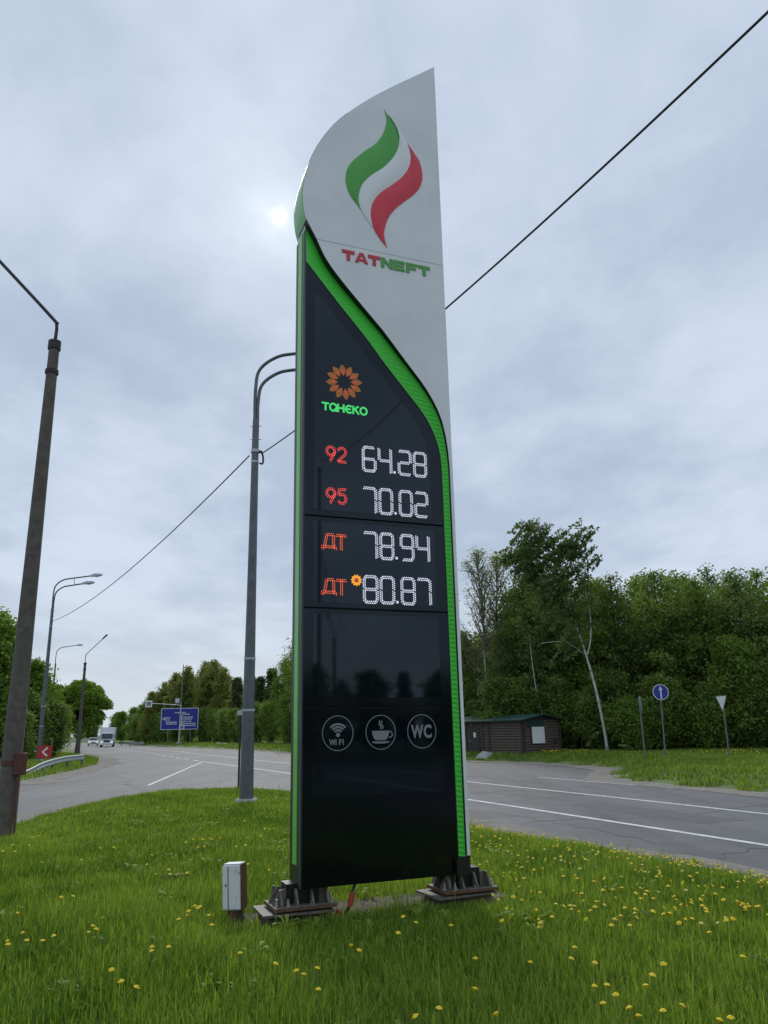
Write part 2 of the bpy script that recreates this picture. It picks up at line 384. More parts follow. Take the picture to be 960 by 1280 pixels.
def marking(s0, s1, off0, off1=None, w=.13, m='paint', z=.005):
    off1 = off0 if off1 is None else off1
    n = max(2, int((s1 - s0) / 2.5) + 1); b = MB(); vs = []
    for i in range(n):
        f = i / (n - 1); s = s0 + (s1 - s0) * f; o = off0 + (off1 - off0) * f
        a, c = road_pt(s, o - w / 2), road_pt(s, o + w / 2); vs += [(*a, RZ + z), (*c, RZ + z)]
    b.add(vs, [(2 * i, 2 * i + 1, 2 * i + 3, 2 * i + 2) for i in range(n - 1)])
    return b.build('lane_marking', M[m], road)
s55 = road_s(55.6)
marking(0, s55, 0, w=.15)
for k in range(60):                                                   # short dashes across the mouth of the side road
    s = s55 + 1.8 + k * 4.0
    if s < RS[-1] - 6: marking(s, s + 1.7, 0, w=.20)
marking(0, road_s(34), 3.45, w=.14)
marking(road_s(36), road_s(120), 3.45, w=.14)
marking(0, road_s(28.5), 6.75, w=.11, m='paint')
for k in range(18): marking(road_s(48) + k * 7, road_s(48) + k * 7 + 2.6, 6.9, w=.13)
def line_mark(p, q, w, m, z=.005):
    p = Vector((*p, RZ + z)); q = Vector((*q, RZ + z)); d = (q - p).normalized(); nn = Vector((-d.y, d.x, 0)) * w / 2
    b = MB(); b.add([p - nn, q - nn, q + nn, p + nn], [(0, 1, 2, 3)]); return b.build('lane_marking', M[m], road)
line_mark((-12.6, 55.2), (-9.1, 31.0), .12, 'paint'); line_mark((-8.6, 30.4), (-4.3, 35.6), .10, 'paint_worn')
def crack(pts, w, seed):
    rs = random.Random(seed); P = resample_step(catmull(pts, 6), .35); vs = []
    for i, p in enumerate(P):
        t = P[min(i + 1, len(P) - 1)] - P[max(i - 1, 0)]; t /= np.linalg.norm(t); nn = np.array([-t[1], t[0]])
        c = p + nn * rs.uniform(-.12, .12); ww = w * rs.uniform(.3, 1.2) * min(1, (i + 1) / 4, (len(P) - i) / 4)
        vs += [(*(c - nn * ww), RZ + .003), (*(c + nn * ww), RZ + .003)]
    b = MB(); b.add(vs, [(2 * i, 2 * i + 1, 2 * i + 3, 2 * i + 2) for i in range(len(P) - 1)]); b.build('tar_crack', M['tar'], road)
crack([(-14.2, 40.8), (-11.5, 36.2), (-10.6, 33.0), (-8.6, 28.8), (-6.9, 25.4)], .11, 1)
crack([(-13.4, 32.5), (-11.2, 32.2), (-9.6, 31.6)], .16, 2); crack([(-12.8, 35.2), (-11.4, 34.8)], .14, 3)
for k_, (off, sa_, sb_) in enumerate(((-1.2, 14, 30), (1.7, 20, 34), (5.2, 22, 40), (-.8, 33, 50), (4.4, 42, 60), (1.8, 45, 70))):
    crack([tuple(road_pt(road_s(sa_) + (road_s(sb_) - road_s(sa_)) * q / 5, off + .25 * math.sin(q * 2.1 + k_))) for q in range(6)], .022, 20 + k_)
for k_, y_ in enumerate((12.5, 17, 21.5, 27, 33.5, 41)):
    crack([tuple(road_pt(road_s(y_) + .5 * math.sin(q * 1.9 + k_), -1.8 + q * 1.8)) for q in range(5)], .020, 40 + k_)
for k_, (s0_, s1_, o0_, o1_) in enumerate(((15.5, 19.5, 1.2, 2.3), (26, 29, .6, 2.9), (30, 36, 4.2, 5.6), (18.2, 19.6, -1.9, -.9), (38, 41, -2.6, -1.2))):
    P_ = [tuple(road_pt(road_s(s0_), o0_)), tuple(road_pt(road_s(s1_), o0_ + .05)), tuple(road_pt(road_s(s1_), o1_)), tuple(road_pt(road_s(s0_), o1_ - .06))]; poly_sheet('repair_patch', P_, RZ + .002, M['patch'], road)
crack([(-15.5, 36.5), (-13.6, 34.4), (-12.2, 33.9)], .09, 4); crack([(1.2, 24.5), (2.6, 24.1), (3.6, 25.0), (4.4, 24.4)], .03, 5)

def seg_dist(X, Y, poly):
    P = np.array(poly, float); Q = np.roll(P, -1, 0); best = np.full(X.shape, 1e9); inside = np.zeros(X.shape, bool)
    for (ax, ay), (bx, by) in zip(P, Q):
        dx, dy = bx - ax, by - ay; t = np.clip(((X - ax) * dx + (Y - ay) * dy) / (dx * dx + dy * dy + 1e-12), 0, 1)
        best = np.minimum(best, np.hypot(X - ax - t * dx, Y - ay - t * dy))
        c = ((ay > Y) != (by > Y)) & (X < (bx - ax) * (Y - ay) / (by - ay + 1e-12) + ax); inside ^= c
    return np.where(inside, best, -best)
def sm(x): x = np.clip(x, 0, 1); return x * x * (3 - 2 * x)
def wob(X, Y): return .5 * np.sin(X * .9 + 1.3 * np.sin(Y * .6)) * np.cos(Y * .75 + .5) + .3 * np.sin(X * 2.3 + Y * 1.7) + .2 * np.sin(X * 4.1 - Y * 3.3)
LAWN = [(14.2, -14), (9.2, -1.5), (4.45, 9.95), (2.72, 13.26), (1.72, 15.65), (.5, 18.6), (-.9, 21.6), (-2.2, 23.9), (-3.5, 24.9), (-5.2, 25.0), (-6.7, 24.3), (-7.9, 22.2), (-8.3, 19.7), (-7.9, 17.2), (-7.5, 15.0), (-7.6, 10), (-8, 0), (-8, -14)]
LAWN = catmull(LAWN, 5, True)
def lawn_z(X, Y):
    s = seg_dist(X, Y, LAWN) + .10 * wob(X * 2, Y * 2)
    return -.30 + .30 * sm((s + .35) / 2.2) + .025 * wob(X, Y) * sm(s / 2)
FAR = [(30, -20)] + [(24, -14), (17.6, 3), (13.2, 14.2), (10.15, 21.8), (8.6, 26.2), (7.95, 28.7), (8.5, 31.6), (9.7, 35.0), (9.3, 39.5), (7.6, 43.6), (4.6, 47.4), (-.5, 55)] + [tuple(road_pt(s, far_off(s) + .1)) for s in np.arange(road_s(66), RS[-1] - 5, 8)] + [(-100, 300), (120, 320), (140, -20)]
def far_z(X, Y):
    s = seg_dist(X, Y, FAR) + .2 * wob(X, Y); return -.31 + .40 * sm((s + .3) / 2.5)
LEFT = [(-15.6, 33.5), (-15.7, 36), (-17.1, 45), (-19.0, 54.4), (-23.6, 67.5)] + [tuple(road_pt(s, -7.0)) for s in np.arange(road_s(80), RS[-1] - 5, 8)] + [(-160, 300), (-160, 34), (-40, 31), (-20, 32.5)]
def left_z(X, Y):
    s = seg_dist(X, Y, LEFT) + .2 * wob(X, Y); return -.31 + .42 * sm((s + .3) / 3.0)
def mound(name, xs, ys, fz, m, zmin=-.295):
    X, Y = np.meshgrid(xs, ys); Z = fz(X, Y); V = np.stack([X, Y, Z], -1).reshape(-1, 3)
    nx = len(xs); i = np.arange(len(xs) - 1)[None, :] + nx * np.arange(len(ys) - 1)[:, None]
    F = np.stack([i, i + 1, i + nx + 1, i + nx], -1).reshape(-1, 4); keep = Z.ravel()[F].max(1) > zmin
    F = F[keep]; u = np.unique(F); r = np.zeros(len(V), int); r[u] = np.arange(len(u))
    o = link(name, np_mesh(name, V[u], r[F], m, True)); tag(o, kind='structure'); return o
mound('lawn', np.arange(-10, 16, .2), np.arange(-14, 26, .2), lawn_z, M['turf'])
def var_axis(a, b, c, fine, coarse): return np.r_[np.arange(a, b, fine), np.arange(b, c, coarse)]
mound('far_verge', var_axis(-130, -20, 30, 4, .5).tolist() + list(np.arange(30, 140, 4)), var_axis(-20, 62, 320, .5, 2.5), far_z, M['turf_far'])
mound('left_verge', np.r_[np.arange(-160, -34, 4), np.arange(-34, -12, .4)], var_axis(30, 75, 300, .5, 4), left_z, M['turf_far'])

def shoulder(name, path, poly, w0, w1, seed, z=RZ + .007):
    rs = random.Random(seed); P = resample_step(path, .4); vs = []
    for i, p in enumerate(P):
        t = P[min(i + 1, len(P) - 1)] - P[max(i - 1, 0)]; t /= np.linalg.norm(t); nn = np.array([-t[1], t[0]])
        if seg_dist(np.array([p[0] + nn[0] * .3]), np.array([p[1] + nn[1] * .3]), poly)[0] > seg_dist(np.array([p[0]]), np.array([p[1]]), poly)[0]: nn = -nn
        a = w0 + .45 * mnoise.noise((i * .13, seed, 0)) + rs.uniform(-.06, .06); vs += [(*(p + nn * a), z), (*(p - nn * w1), z)]
    b = MB(); b.add(vs, [(2 * i, 2 * i + 1, 2 * i + 3, 2 * i + 2) for i in range(len(P) - 1)]); o = b.build(name, M['dust']); tag(o, kind='structure')
shoulder('gravel_shoulder', [p for p in LAWN if -3 < p[1] < 25.2 and p[0] > -8.4][::-1], LAWN, .85, .6, 11)
shoulder('gravel_shoulder', FAR[2:12][::-1], FAR, .95, .9, 12)
shoulder('gravel_shoulder', [tuple(road_pt(s, far_off(s) + .1)) for s in np.arange(road_s(68), road_s(160), 6)], FAR, .8, .4, 13)
shoulder('gravel_shoulder', [(-14.5, 33.2)] + LEFT[1:8], LEFT, 1.0, .8, 14)

# ------------------------------------------------------------------ price pylon
SA = (-0.802, 7.438); SR = math.atan2(.367, .930)
pyl = empty('price_pylon', (SA[0], SA[1], 0), SR)
tag(pyl, 'tall white and black fuel price pylon with green ribbon and flame emblem on the lawn', 'price sign')
FY, WR = -.06, 1.645                                                   # front of the white face, right edge
ARC = catmull([(1.637, 9.643), (.963, 9.062), (.62, 8.729), (.35, 8.416), (.148, 8.078), (.018, 7.749), (-.045, 7.426), (-.043, 7.198), (-.005, 7.013), (.109, 6.798)], 8)
OUT = catmull([(-.005, 7.013), (.109, 6.798), (.224, 6.563), (.415, 6.316), (.763, 5.932), (.883, 5.800), (1.102, 5.525), (1.323, 5.250), (1.45, 5.052), (1.535, 4.855), (1.582, 4.637), (1.605, 4.40), (1.609, 4.1), (1.609, 2.5), (1.609, .44)], 10)
INN = catmull([(.012, 6.524), (.36, 6.103), (.679, 5.734), (.898, 5.453), (1.118, 5.191), (1.337, 4.924), (1.445, 4.736), (1.505, 4.566), (1.533, 4.395), (1.540, 4.108), (1.540, 3.659), (1.542, 2.5), (1.545, .42)], 10)
SEAM = 6.79
up_arc = [p for p in ARC if p[1] > SEAM + .003]
MB().plate(up_arc + [(.117, SEAM + .003), (WR, SEAM + .003), (WR, 9.648)], FY, .031).build('face_panel', M['white_panel'], pyl)
low = [p for p in OUT if p[1] < SEAM - .004]
MB().plate([(.115, SEAM - .003)] + low + [(WR, .44), (WR, SEAM - .003)], FY, .031).build('face_panel', M['white_panel'], pyl)
# ribbon, ribbed green sheet sloping back from the white face to the display
nR, nK = 1320, 13
oz = np.array(OUT); iz = np.array([(.004, 7.0)] + list(INN)); b = MB(); vs = []; uvs = []
for i in range(nR):
    z = 6.995 + (.43 - 6.995) * i / (nR - 1); uo = float(np.interp(z, oz[::-1, 1], oz[::-1, 0])); ui = float(np.interp(z, iz[::-1, 1], iz[::-1, 0]))
    yo = .024 - .070 * min(1, max(0, (6.4 - z) / 2.2))
    for k in range(nK):
        f = k / (nK - 1); x = uo * (1 - f) + ui * f
        y = yo + (-.003 - yo) * f ** .6 + .0027 * math.sin(2 * math.pi * (z + .22 * x) / .046) * math.sin(math.pi * min(.95, max(.05, f)))
        vs.append((x, y, z)); uvs.append((x, z))
fs = [(nK * i + k, nK * i + k + 1, nK * i + k + nK + 1, nK * i + k + nK) for i in range(nR - 1) for k in range(nK - 1)]
b.add(vs, fs); rb = b.build('ribbon', M['ribbon'], pyl, True)
uvl = rb.data.uv_layers.new(name='UVMap')
for lp in rb.data.loops: uvl.data[lp.index].uv = uvs[lp.vertex_index]
wl = resample(OUT, 160); wn = np.gradient(wl, axis=0); wn /= np.linalg.norm(wn, axis=1)[:, None]; wn = np.stack([wn[:, 1], -wn[:, 0]], 1)
vs = []
for p, q in zip(wl, wn):
    for a_, y_ in ((.000, FY - .002), (.006, FY - .002), (.006, .029)): vs.append((p[0] + q[0] * a_, y_, p[1] + q[1] * a_))
MB().add(vs, [(3 * i + k, 3 * i + k + 1, 3 * i + k + 4, 3 * i + k + 3) for i in range(159) for k in range(2)]).build('edge_trim', M['black_wall'], pyl)
MB().plate([(.016, .29), (1.60, .29), (1.60, 4.3), (1.2, 5.3), (.3, 6.4), (.016, 6.6)], .0305, .0315).build('backing_plate', M['black_wall'], pyl)
MB().tube([(p[0], -.001, p[1]) for p in resample(INN, 160)], .006, 6).build('edge_trim', M['black_trim'], pyl)
# display panels
innc = resample(INN, 200); gp = .009
def inner_u(v): return float(np.interp(v, innc[::-1, 1], innc[::-1, 0]))
LU = .014
MB().plate([(LU, 6.50)] + [tuple(p - np.array([.004, .0])) for p in innc if p[1] > 3.665 + gp and p[1] < 6.5] + [(1.536, 3.665 + gp), (LU, 3.665 + gp)], .0, .03).build('display_panel', M['display'], pyl)
for v0, v1 in ((2.745 + gp, 3.665 - gp), (1.81 + gp, 2.745 - gp), (.27, 1.81 - gp)):
    MB().plate([(LU, v0), (1.538, v0), (1.538, v1), (LU, v1)], .0, .03).build('display_panel', M['display'], pyl)
ws = [(LU + .09, 3.73)] + [(1.40, 3.73), (1.40, 4.32)] + [(float(p[0] - .125), float(p[1] - .05)) for p in innc[::-1] if 4.40 < p[1] < 6.22 and p[0] - .125 > LU + .10] + [(LU + .09, 6.12)]
MB().plate(ws, -.004, .01).build('display_window', M['glass'], pyl)
for v0, v1, u1 in ((2.80, 3.61, 1.42), (1.90, 2.69, 1.43), (1.02, 1.72, 1.43)):
    MB().plate([(LU + .09, v0), (u1, v0), (u1, v1), (LU + .09, v1)], -.004, .01).build('display_window', M['glass'], pyl)
# body behind the faces
DB = .35
body = [(0.0, .27), (1.638, .27), (1.638, 9.60)] + [(p[0] + .012, p[1] - .02) for p in resample(ARC, 60) if p[1] < 9.58 and p[1] > 7.0] + [(0.0, 6.9)]
MB().plate(body, .032, DB).build('body', M['shell'], pyl)
MB().plate([(.002, .27), (.014, .27), (.014, 6.95), (.002, 6.95)], -.002, .0318).build('corner_trim', M['side_dark'], pyl)
def side_strip(name, y0, y1, v0, v1, m, d=.004):
    x = -d; MB().add([(x, y0, v0), (x, y0, v1), (x, y1, v1), (x, y1, v0), (-.0005, y0, v0), (-.0005, y0, v1), (-.0005, y1, v1), (-.0005, y1, v0)],
        [(0, 1, 2, 3), (4, 7, 6, 5), (0, 4, 5, 1), (1, 5, 6, 2), (2, 6, 7, 3), (3, 7, 4, 0)]).build(name, M[m], pyl)
side_strip('side_panel', .033, .105, .45, 6.93, 'side_grey'); side_strip('side_panel', .109, .24, .45, 6.93, 'side_green', .009); side_strip('side_panel', .244, DB, .45, 6.93, 'side_dark')
side_strip('end_cap', .033, DB, .272, .446, 'black_trim')
sa = [p for p in resample(ARC, 60) if 6.98 < p[1] < 8.6]
vs = []
for p in sa:
    for y in (FY + .001, .10, .22, DB): vs.append((p[0] - .004 + (.012 if y > .3 else 0), y, p[1]))
MB().add(vs, [(4 * i + k, 4 * i + k + 1, 4 * i + k + 5, 4 * i + k + 4) for i in range(len(sa) - 1) for k in range(3)]).build('side_panel', M['side_top'], pyl, True)
MB().plate([(1.505, .27), (1.646, .27), (1.646, .436), (1.505, .42)], -.05, -.002).build('end_cap', M['black_trim'], pyl)
# flame emblem
GREEN = [(.944, 8.777), (.974, 8.651), (.963, 8.544), (.923, 8.418), (.838, 8.26), (.692, 8.107), (.548, 7.936), (.477, 7.809), (.45, 7.675), (.466, 7.544), (.517, 7.433), (.594, 7.338), (.645, 7.265)], [(.645, 7.265), (.611, 7.371), (.609, 7.466), (.631, 7.578), (.686, 7.69), (.794, 7.818), (.922, 7.942), (1.035, 8.095), (1.103, 8.236), (1.129, 8.367), (1.123, 8.489), (1.084, 8.581), (1.012, 8.684), (.944, 8.777)]
WHITE = [(.99, 8.712), (1.138, 8.514), (1.228, 8.386), (1.27, 8.243), (1.271, 8.141), (1.235, 8.009), (1.148, 7.865), (1.026, 7.732), (.879, 7.585), (.787, 7.445), (.75, 7.311), (.757, 7.179), (.778, 7.089)], [(.778, 7.089), (.704, 7.176), (.645, 7.265)] + GREEN[1][1:12]
RED = [(1.228, 8.386), (1.318, 8.267), (1.39, 8.154), (1.421, 7.979), (1.397, 7.831), (1.318, 7.69), (1.184, 7.547), (1.054, 7.406), (.97, 7.269), (.922, 7.124), (.911, 7.008), (.943, 6.865)], [(.943, 6.865), (.866, 6.95), (.798, 7.047), (.756, 7.16), (.75, 7.291), (.784, 7.434), (.879, 7.585), (1.026, 7.732), (1.148, 7.865), (1.235, 8.009), (1.271, 8.141), (1.265, 8.263), (1.228, 8.386)]
def swoosh(name, sides, m, h):
    """two boundary curves lofted with a soft raised ridge"""
    a = resample(catmull(sides[0], 8), 60); c = resample(catmull(sides[1], 8), 60)[::-1]; vs = []; K = 6
    for p, q in zip(a, c):
        w = np.linalg.norm(p - q)
        for k in range(K + 1):
            f = k / K; x = p * (1 - f) + q * f; vs.append((x[0], FY - .006 - h * math.sin(math.pi * f) * min(1, w / .15), x[1]))
    n = K + 1; F = [(n * i + k, n * i + k + 1, n * i + n + k + 1, n * i + n + k) for i in range(59) for k in range(K)]
    bb = MB().add(vs, F); bb.build(name, m, pyl, True)
swoosh('emblem_flame', GREEN, M['logo_green'], .022); swoosh('emblem_flame', WHITE, M['logo_white'], .02); swoosh('emblem_flame', RED, M['logo_red'], .022)
ow = catmull(GREEN[0], 6) + [tuple(p) for p in catmull([(.645, 7.265), (.704, 7.176), (.778, 7.089), (.798, 7.047), (.866, 6.95), (.943, 6.865)], 4)] + catmull(RED[0][::-1], 6) + [(1.228, 8.386), (1.138, 8.514), (.99, 8.712)]
MB().plate([(p[0], p[1]) for p in ow], FY - .005, FY + .001).build('emblem_backing', M['shell'], pyl)
# raised letters under the emblem
def letters(items, y0, y1, x0, z0, pitch, hh):
    for i, (ch, mm) in enumerate(items):
        for poly in GLY[ch]:
            MB().plate([(x0 + i * pitch + p[0] * pitch * .93, z0 + p[1] * hh) for p in poly], y0, y1).build('letter', M[mm], pyl)
GLY = {'T': [[(.36, 0), (.64, 0), (.64, .68), (1.0, .68), (1.03, 1), (-.03, 1), (0, .68), (.36, .68)]],
       'A': [[(-.04, 0), (.26, 0), (.32, .19), (.70, .19), (.76, 0), (1.06, 0), (.67, 1), (.35, 1)]],
       'N': [[(0, 0), (.27, 0), (.27, .58), (.72, 0), (1, 0), (1, 1), (.73, 1), (.73, .44), (.28, 1), (0, 1)]],
       'E': [[(0, 0), (.95, 0), (.97, .26), (.29, .26), (.29, .39), (.88, .39), (.88, .62), (.29, .62), (.29, .74), (.96, .74), (.98, 1), (0, 1)]],
       'F': [[(0, 0), (.29, 0), (.29, .34), (.85, .34), (.85, .60), (.29, .60), (.29, .74), (.97, .74), (1.0, 1), (0, 1)]]}
letters([('T', 'letter_red'), ('A', 'letter_red'), ('T', 'letter_red'), ('N', 'letter_green'), ('E', 'letter_green'), ('F', 'letter_green'), ('T', 'letter_green')], FY - .009, FY - .001, .405, 6.60, .153, .128)
MB().plate([(.405 + .153 + .43 * .142, 6.6 + .36 * .128), (.405 + .153 + .59 * .142, 6.6 + .36 * .128), (.405 + .153 + .51 * .142, 6.6 + .62 * .128)], FY - .0105, FY - .0085).build('letter_counter', M['white_panel'], pyl)

# LED writing
def dots(pts, r, name, m, y=-.0075, n=6):
    b = MB()
    for x, z in pts:
        b.add([(x, y - .002, z)] + [(x + r * math.cos(2 * math.pi * k / n), y, z + r * math.sin(2 * math.pi * k / n)) for k in range(n)], [(0, k + 1, (k + 1) % n + 1) for k in range(n)])
    return b.build(name, m, pyl)
def stroke_dots(paths, step, gap, closed=False):
    out = []
    for P in paths:
        Q = resample_step(P, step)
        for i, p in enumerate(Q):
            t = Q[min(i + 1, len(Q) - 1)] - Q[max(i - 1, 0)]; t = t / (np.linalg.norm(t) + 1e-9); nn = np.array([-t[1], t[0]])
            s_ = 1 if i % 2 else -1
            out.append(tuple(p + nn * gap * s_))
    return out
c_ = .17
SEG = {'a': [(c_, 2), (1 - c_, 2)], 'g': [(c_, 1), (1 - c_, 1)], 'd': [(c_, 0), (1 - c_, 0)]}
def digit_paths(ch):
    k = c_
    tl, tr = [(k, 2), (0, 2 - k), (0, 1 + .08)], [(1 - k, 2), (1, 2 - k), (1, 1 + .08)]
    bl, br = [(0, 1 - .08), (0, k), (k, 0)], [(1, 1 - .08), (1, k), (1 - k, 0)]
    a, g_, d = [(k, 2), (1 - k, 2)], [(.1, 1), (.9, 1)], [(k, 0), (1 - k, 0)]
    return {'0': [a, tl, tr, bl, br, d], '2': [[(0.05, 2), (1 - k, 2)], tr, g_, bl, [(k, 0), (.95, 0)]], '4': [[(0, 2), (0, 1.08)], g_, [(1, 2), (1, 0)]],
            '6': [[(k, 2), (.9, 2)], tl, [(0, 1.08), (0, .92)], g_, bl, br, d], '7': [[(0, 2), (1 - k, 2)], tr, [(1, .92), (1, 0)]], '8': [a, tl, tr, g_, bl, br, d],
            '9': [a, tl, tr, g_, [(1, .92), (1, k), (1 - k, 0)], [(.15, 0), (1 - k, 0)]]}[ch]
def price(x0, z0, txt, pitch, w, h):
    x = x0
    for ch in txt:
        if ch == '.':
            px = x - .006
            dots([(px + .010 * math.cos(a) * r_, z0 + .012 + .010 * math.sin(a) * r_) for r_ in (0, 1) for a in np.linspace(0, 2 * math.pi, 6, endpoint=False)], .0055, 'price_digit', M['led_white']); x += .047
            continue
        P = [[(x + p[0] * w, z0 + p[1] * h / 2) for p in pp] for pp in digit_paths(ch)]
        dots(stroke_dots(P, .0098, .0090), .0078, 'price_digit', M['led_white']); x += pitch
price(.640, 4.192, '64.28', .177, .132, .258); price(.640, 3.745, '70.02', .177, .132, .258)
price(.640, 3.270, '78.94', .177, .132, .258); price(.632, 2.818, '80.87', .179, .136, .258)
def arc(cx, cz, rx, rz, a0, a1, n=16): return [(cx + rx * math.cos(math.radians(a)), cz + rz * math.sin(math.radians(a))) for a in np.linspace(a0, a1, n)]
def grade(x, z, txt):
    h = .152; w = .088
    for ch in txt:
        if ch == '9': P = [arc(x + w / 2, z + h - .046, w / 2, .046, 0, 360, 20), [(x + w, z + h - .06), (x + w * .78, z + h * .35), (x + w * .42, z)]]
        if ch == '2': P = [arc(x + w / 2, z + h - .044, w / 2, .044, 160, -35, 12) + [(x, z), (x + w, z)]]
        if ch == '5': P = [[(x + w * .95, z + h), (x + .15 * w, z + h), (x + .08 * w, z + h * .58)], arc(x + w * .48, z + h * .34, w * .5, h * .33, 125, -150, 16)]
        q = stroke_dots(P, .0092, .0085), []
        dots(q[0] + q[1], .0058, 'grade_mark', M['led_red']); x += w + .032
grade(.242, 4.258, '92'); grade(.242, 3.808, '95')
def diesel(z):
    x = .198; h = .150
    D = [[(x, z), (x, z + .028), (x + .022, z + .028), (x + .035, z + .09), (x + .045, z + h), (x + .115, z + h), (x + .115, z + .028), (x + .135, z + .028), (x + .135, z)], [(x + .022, z + .024), (x + .115, z + .024)]]
    T = [[(x + .142, z + h - .004), (x + .248, z + h - .004)], [(x + .196, z + h), (x + .196, z)]]
    for P in (D, T): dots(stroke_dots(P, .0088, .0095), .0056, 'grade_mark', M['led_orange'])
diesel(3.330); diesel(2.876)
def petals(cx, cz, r0, r1, n, wid, m, name, a0=0, y=-.007):
    for i in range(n):
        a = a0 + 2 * math.pi * i / n; ca, sa_ = math.cos(a), math.sin(a)
        prof = [(r0, 0), (r0 + (r1 - r0) * .3, wid * .75), (r0 + (r1 - r0) * .55, wid), (r0 + (r1 - r0) * .82, wid * .6), (r1, 0), (r0 + (r1 - r0) * .82, -wid * .6), (r0 + (r1 - r0) * .55, -wid), (r0 + (r1 - r0) * .3, -wid * .75)]
        MB().plate([(cx + ca * p[0] - sa_ * p[1], cz + sa_ * p[0] + ca * p[1]) for p in prof], y, y + .0025).build(name, M[m], pyl)
petals(.437, 5.155, .070, .205, 12, .036, 'petal_print', 'flower_petal', .12)
petals(.437, 5.155, .085, .150, 12, .020, 'led_brown', 'flower_petal', .12, -.0105)
petals(.551, 3.032, .018, .060, 11, .013, 'led_yellow', 'flower_petal', .2)
MB().plate(arc(.551, 3.032, .020, .020, 0, 342, 12), -.010, -.006).build('flower_centre', M['led_brown'], pyl)
def ribbon_stroke(path, w, y, m, name, th=.003):
    P = np.array(path, float); L_, R_ = [], []
    for i, p in enumerate(P):
        t = P[min(i + 1, len(P) - 1)] - P[max(i - 1, 0)]; t = t / (np.linalg.norm(t) + 1e-9); nn = np.array([-t[1], t[0]]) * w / 2
        L_.append(p + nn); R_.append(p - nn)
    b = MB(); n = len(P); vs = [(p[0], y, p[1]) for p in L_] + [(p[0], y, p[1]) for p in R_] + [(p[0], y + th, p[1]) for p in L_] + [(p[0], y + th, p[1]) for p in R_]
    fs = []
    for i in range(n - 1):
        fs += [(n + i, n + i + 1, i + 1, i), (i, i + 1, 2 * n + i + 1, 2 * n + i), (3 * n + i, 3 * n + i + 1, n + i + 1, n + i)]
    fs += [(0, 2 * n, 3 * n, n), (n - 1, 2 * n - 1, 4 * n - 1, 3 * n - 1)]
    b.add(vs, fs); return b
def brand():
    z, h, W_ = 4.806, .092, .020; x = .195; Y = -.008
    def put(paths):
        b = MB()
        for i, p in enumerate(paths):
            r = ribbon_stroke(p, W_, Y - .0006 * i, None, ''); b.add(r.v, r.f)
        b.build('letter', M['led_green'], pyl)
    put([[(x - .006, z + h - .006), (x + .012, z + h - .01), (x + .072, z + h - .01)], [(x + .036, z + h - .01), (x + .036, z)]]); x += .080
    put([arc(x + .040, z + .046, .036, .040, 0, 360, 24), [(x + .050, z + .03), (x + .082, z + .002)]]); x += .092
    put([[(x, z), (x, z + h)], [(x + .062, z), (x + .062, z + h)], [(x, z + h * .5), (x + .062, z + h * .5)]]); x += .084
    put([arc(x + .040, z + .046, .036, .040, 45, 315, 20), [(x + .006, z + .046), (x + .056, z + .046)]]); x += .084
    put([[(x, z), (x, z + h)], [(x + .004, z + .046), (x + .060, z + h)], [(x + .018, z + .056), (x + .064, z)]]); x += .076
    put([arc(x + .040, z + .046, .036, .040, 0, 360, 24)])
brand()
# service icons
def ring(cx, cz, rx, rz, w): return ribbon_stroke(arc(cx, cz, rx, rz, 0, 360, 48), w, -.0085, None, '')
for cx in (.350, .779, 1.207):
    ring(cx, 1.577, .150, .156, .007).build('icon_ring', M['vinyl'], pyl)
Y = -.0085
for r_ in (.042, .070, .098): ribbon_stroke(arc(.352, 1.560, r_, r_, 42, 138, 14), .018, Y, None, '').build('wifi_symbol', M['vinyl'], pyl)
MB().plate(arc(.352, 1.561, .020, .020, 0, 342, 14), Y, Y + .003).build('wifi_symbol', M['vinyl'], pyl)
MB().plate([(.690, 1.590), (.865, 1.590), (.860, 1.555), (.842, 1.520), (.826, 1.504), (.726, 1.504), (.710, 1.520), (.695, 1.555)], Y, Y + .003).build('cup_symbol', M['vinyl'], pyl)
ribbon_stroke(arc(.868, 1.555, .028, .027, -110, 110, 14), .011, Y - .001, None, '').build('cup_symbol', M['vinyl'], pyl)
MB().plate([(.682, 1.493), (.872, 1.493), (.855, 1.480), (.81, 1.474), (.744, 1.474), (.70, 1.480)], Y, Y + .003).build('cup_symbol', M['vinyl'], pyl)
for dx, s_ in ((0, 1), (.020, .8)): ribbon_stroke([(.775 + dx, 1.607), (.785 + dx, 1.625 + .0 * s_), (.764 + dx, 1.648), (.772 + dx, 1.655 + .03 * s_)], .012, Y, None, '').build('cup_symbol', M['vinyl'], pyl)
def text(body_, x, z, size, m, name, sx=1.0, bold=0.0, y=-.0085):
    cu = bpy.data.curves.new('t', 'FONT'); cu.body = body_; cu.size = size; cu.align_x = 'CENTER'; cu.extrude = .0012; cu.offset = bold
    o = bpy.data.objects.new('t', cu); COL.objects.link(o)
    dg = bpy.context.evaluated_depsgraph_get(); me = bpy.data.meshes.new_from_object(o.evaluated_get(dg)); bpy.data.objects.remove(o)
    me.materials.clear(); me.materials.append(m); p = link(name, me, pyl); p.rotation_euler = (math.pi / 2, 0, 0); p.location = (x, y, z); p.scale = (sx, 1, 1); return p
text('W', 1.158, 1.520, .165, M['vinyl'], 'letter', .70, .006); text('C', 1.268, 1.520, .165, M['vinyl'], 'letter', .74, .006)
for ch, x in (('W', .296), ('I', .332), ('F', .372), ('I', .402)): text(ch, x, 1.472, .070, M['vinyl'], 'letter', .80, .0025)
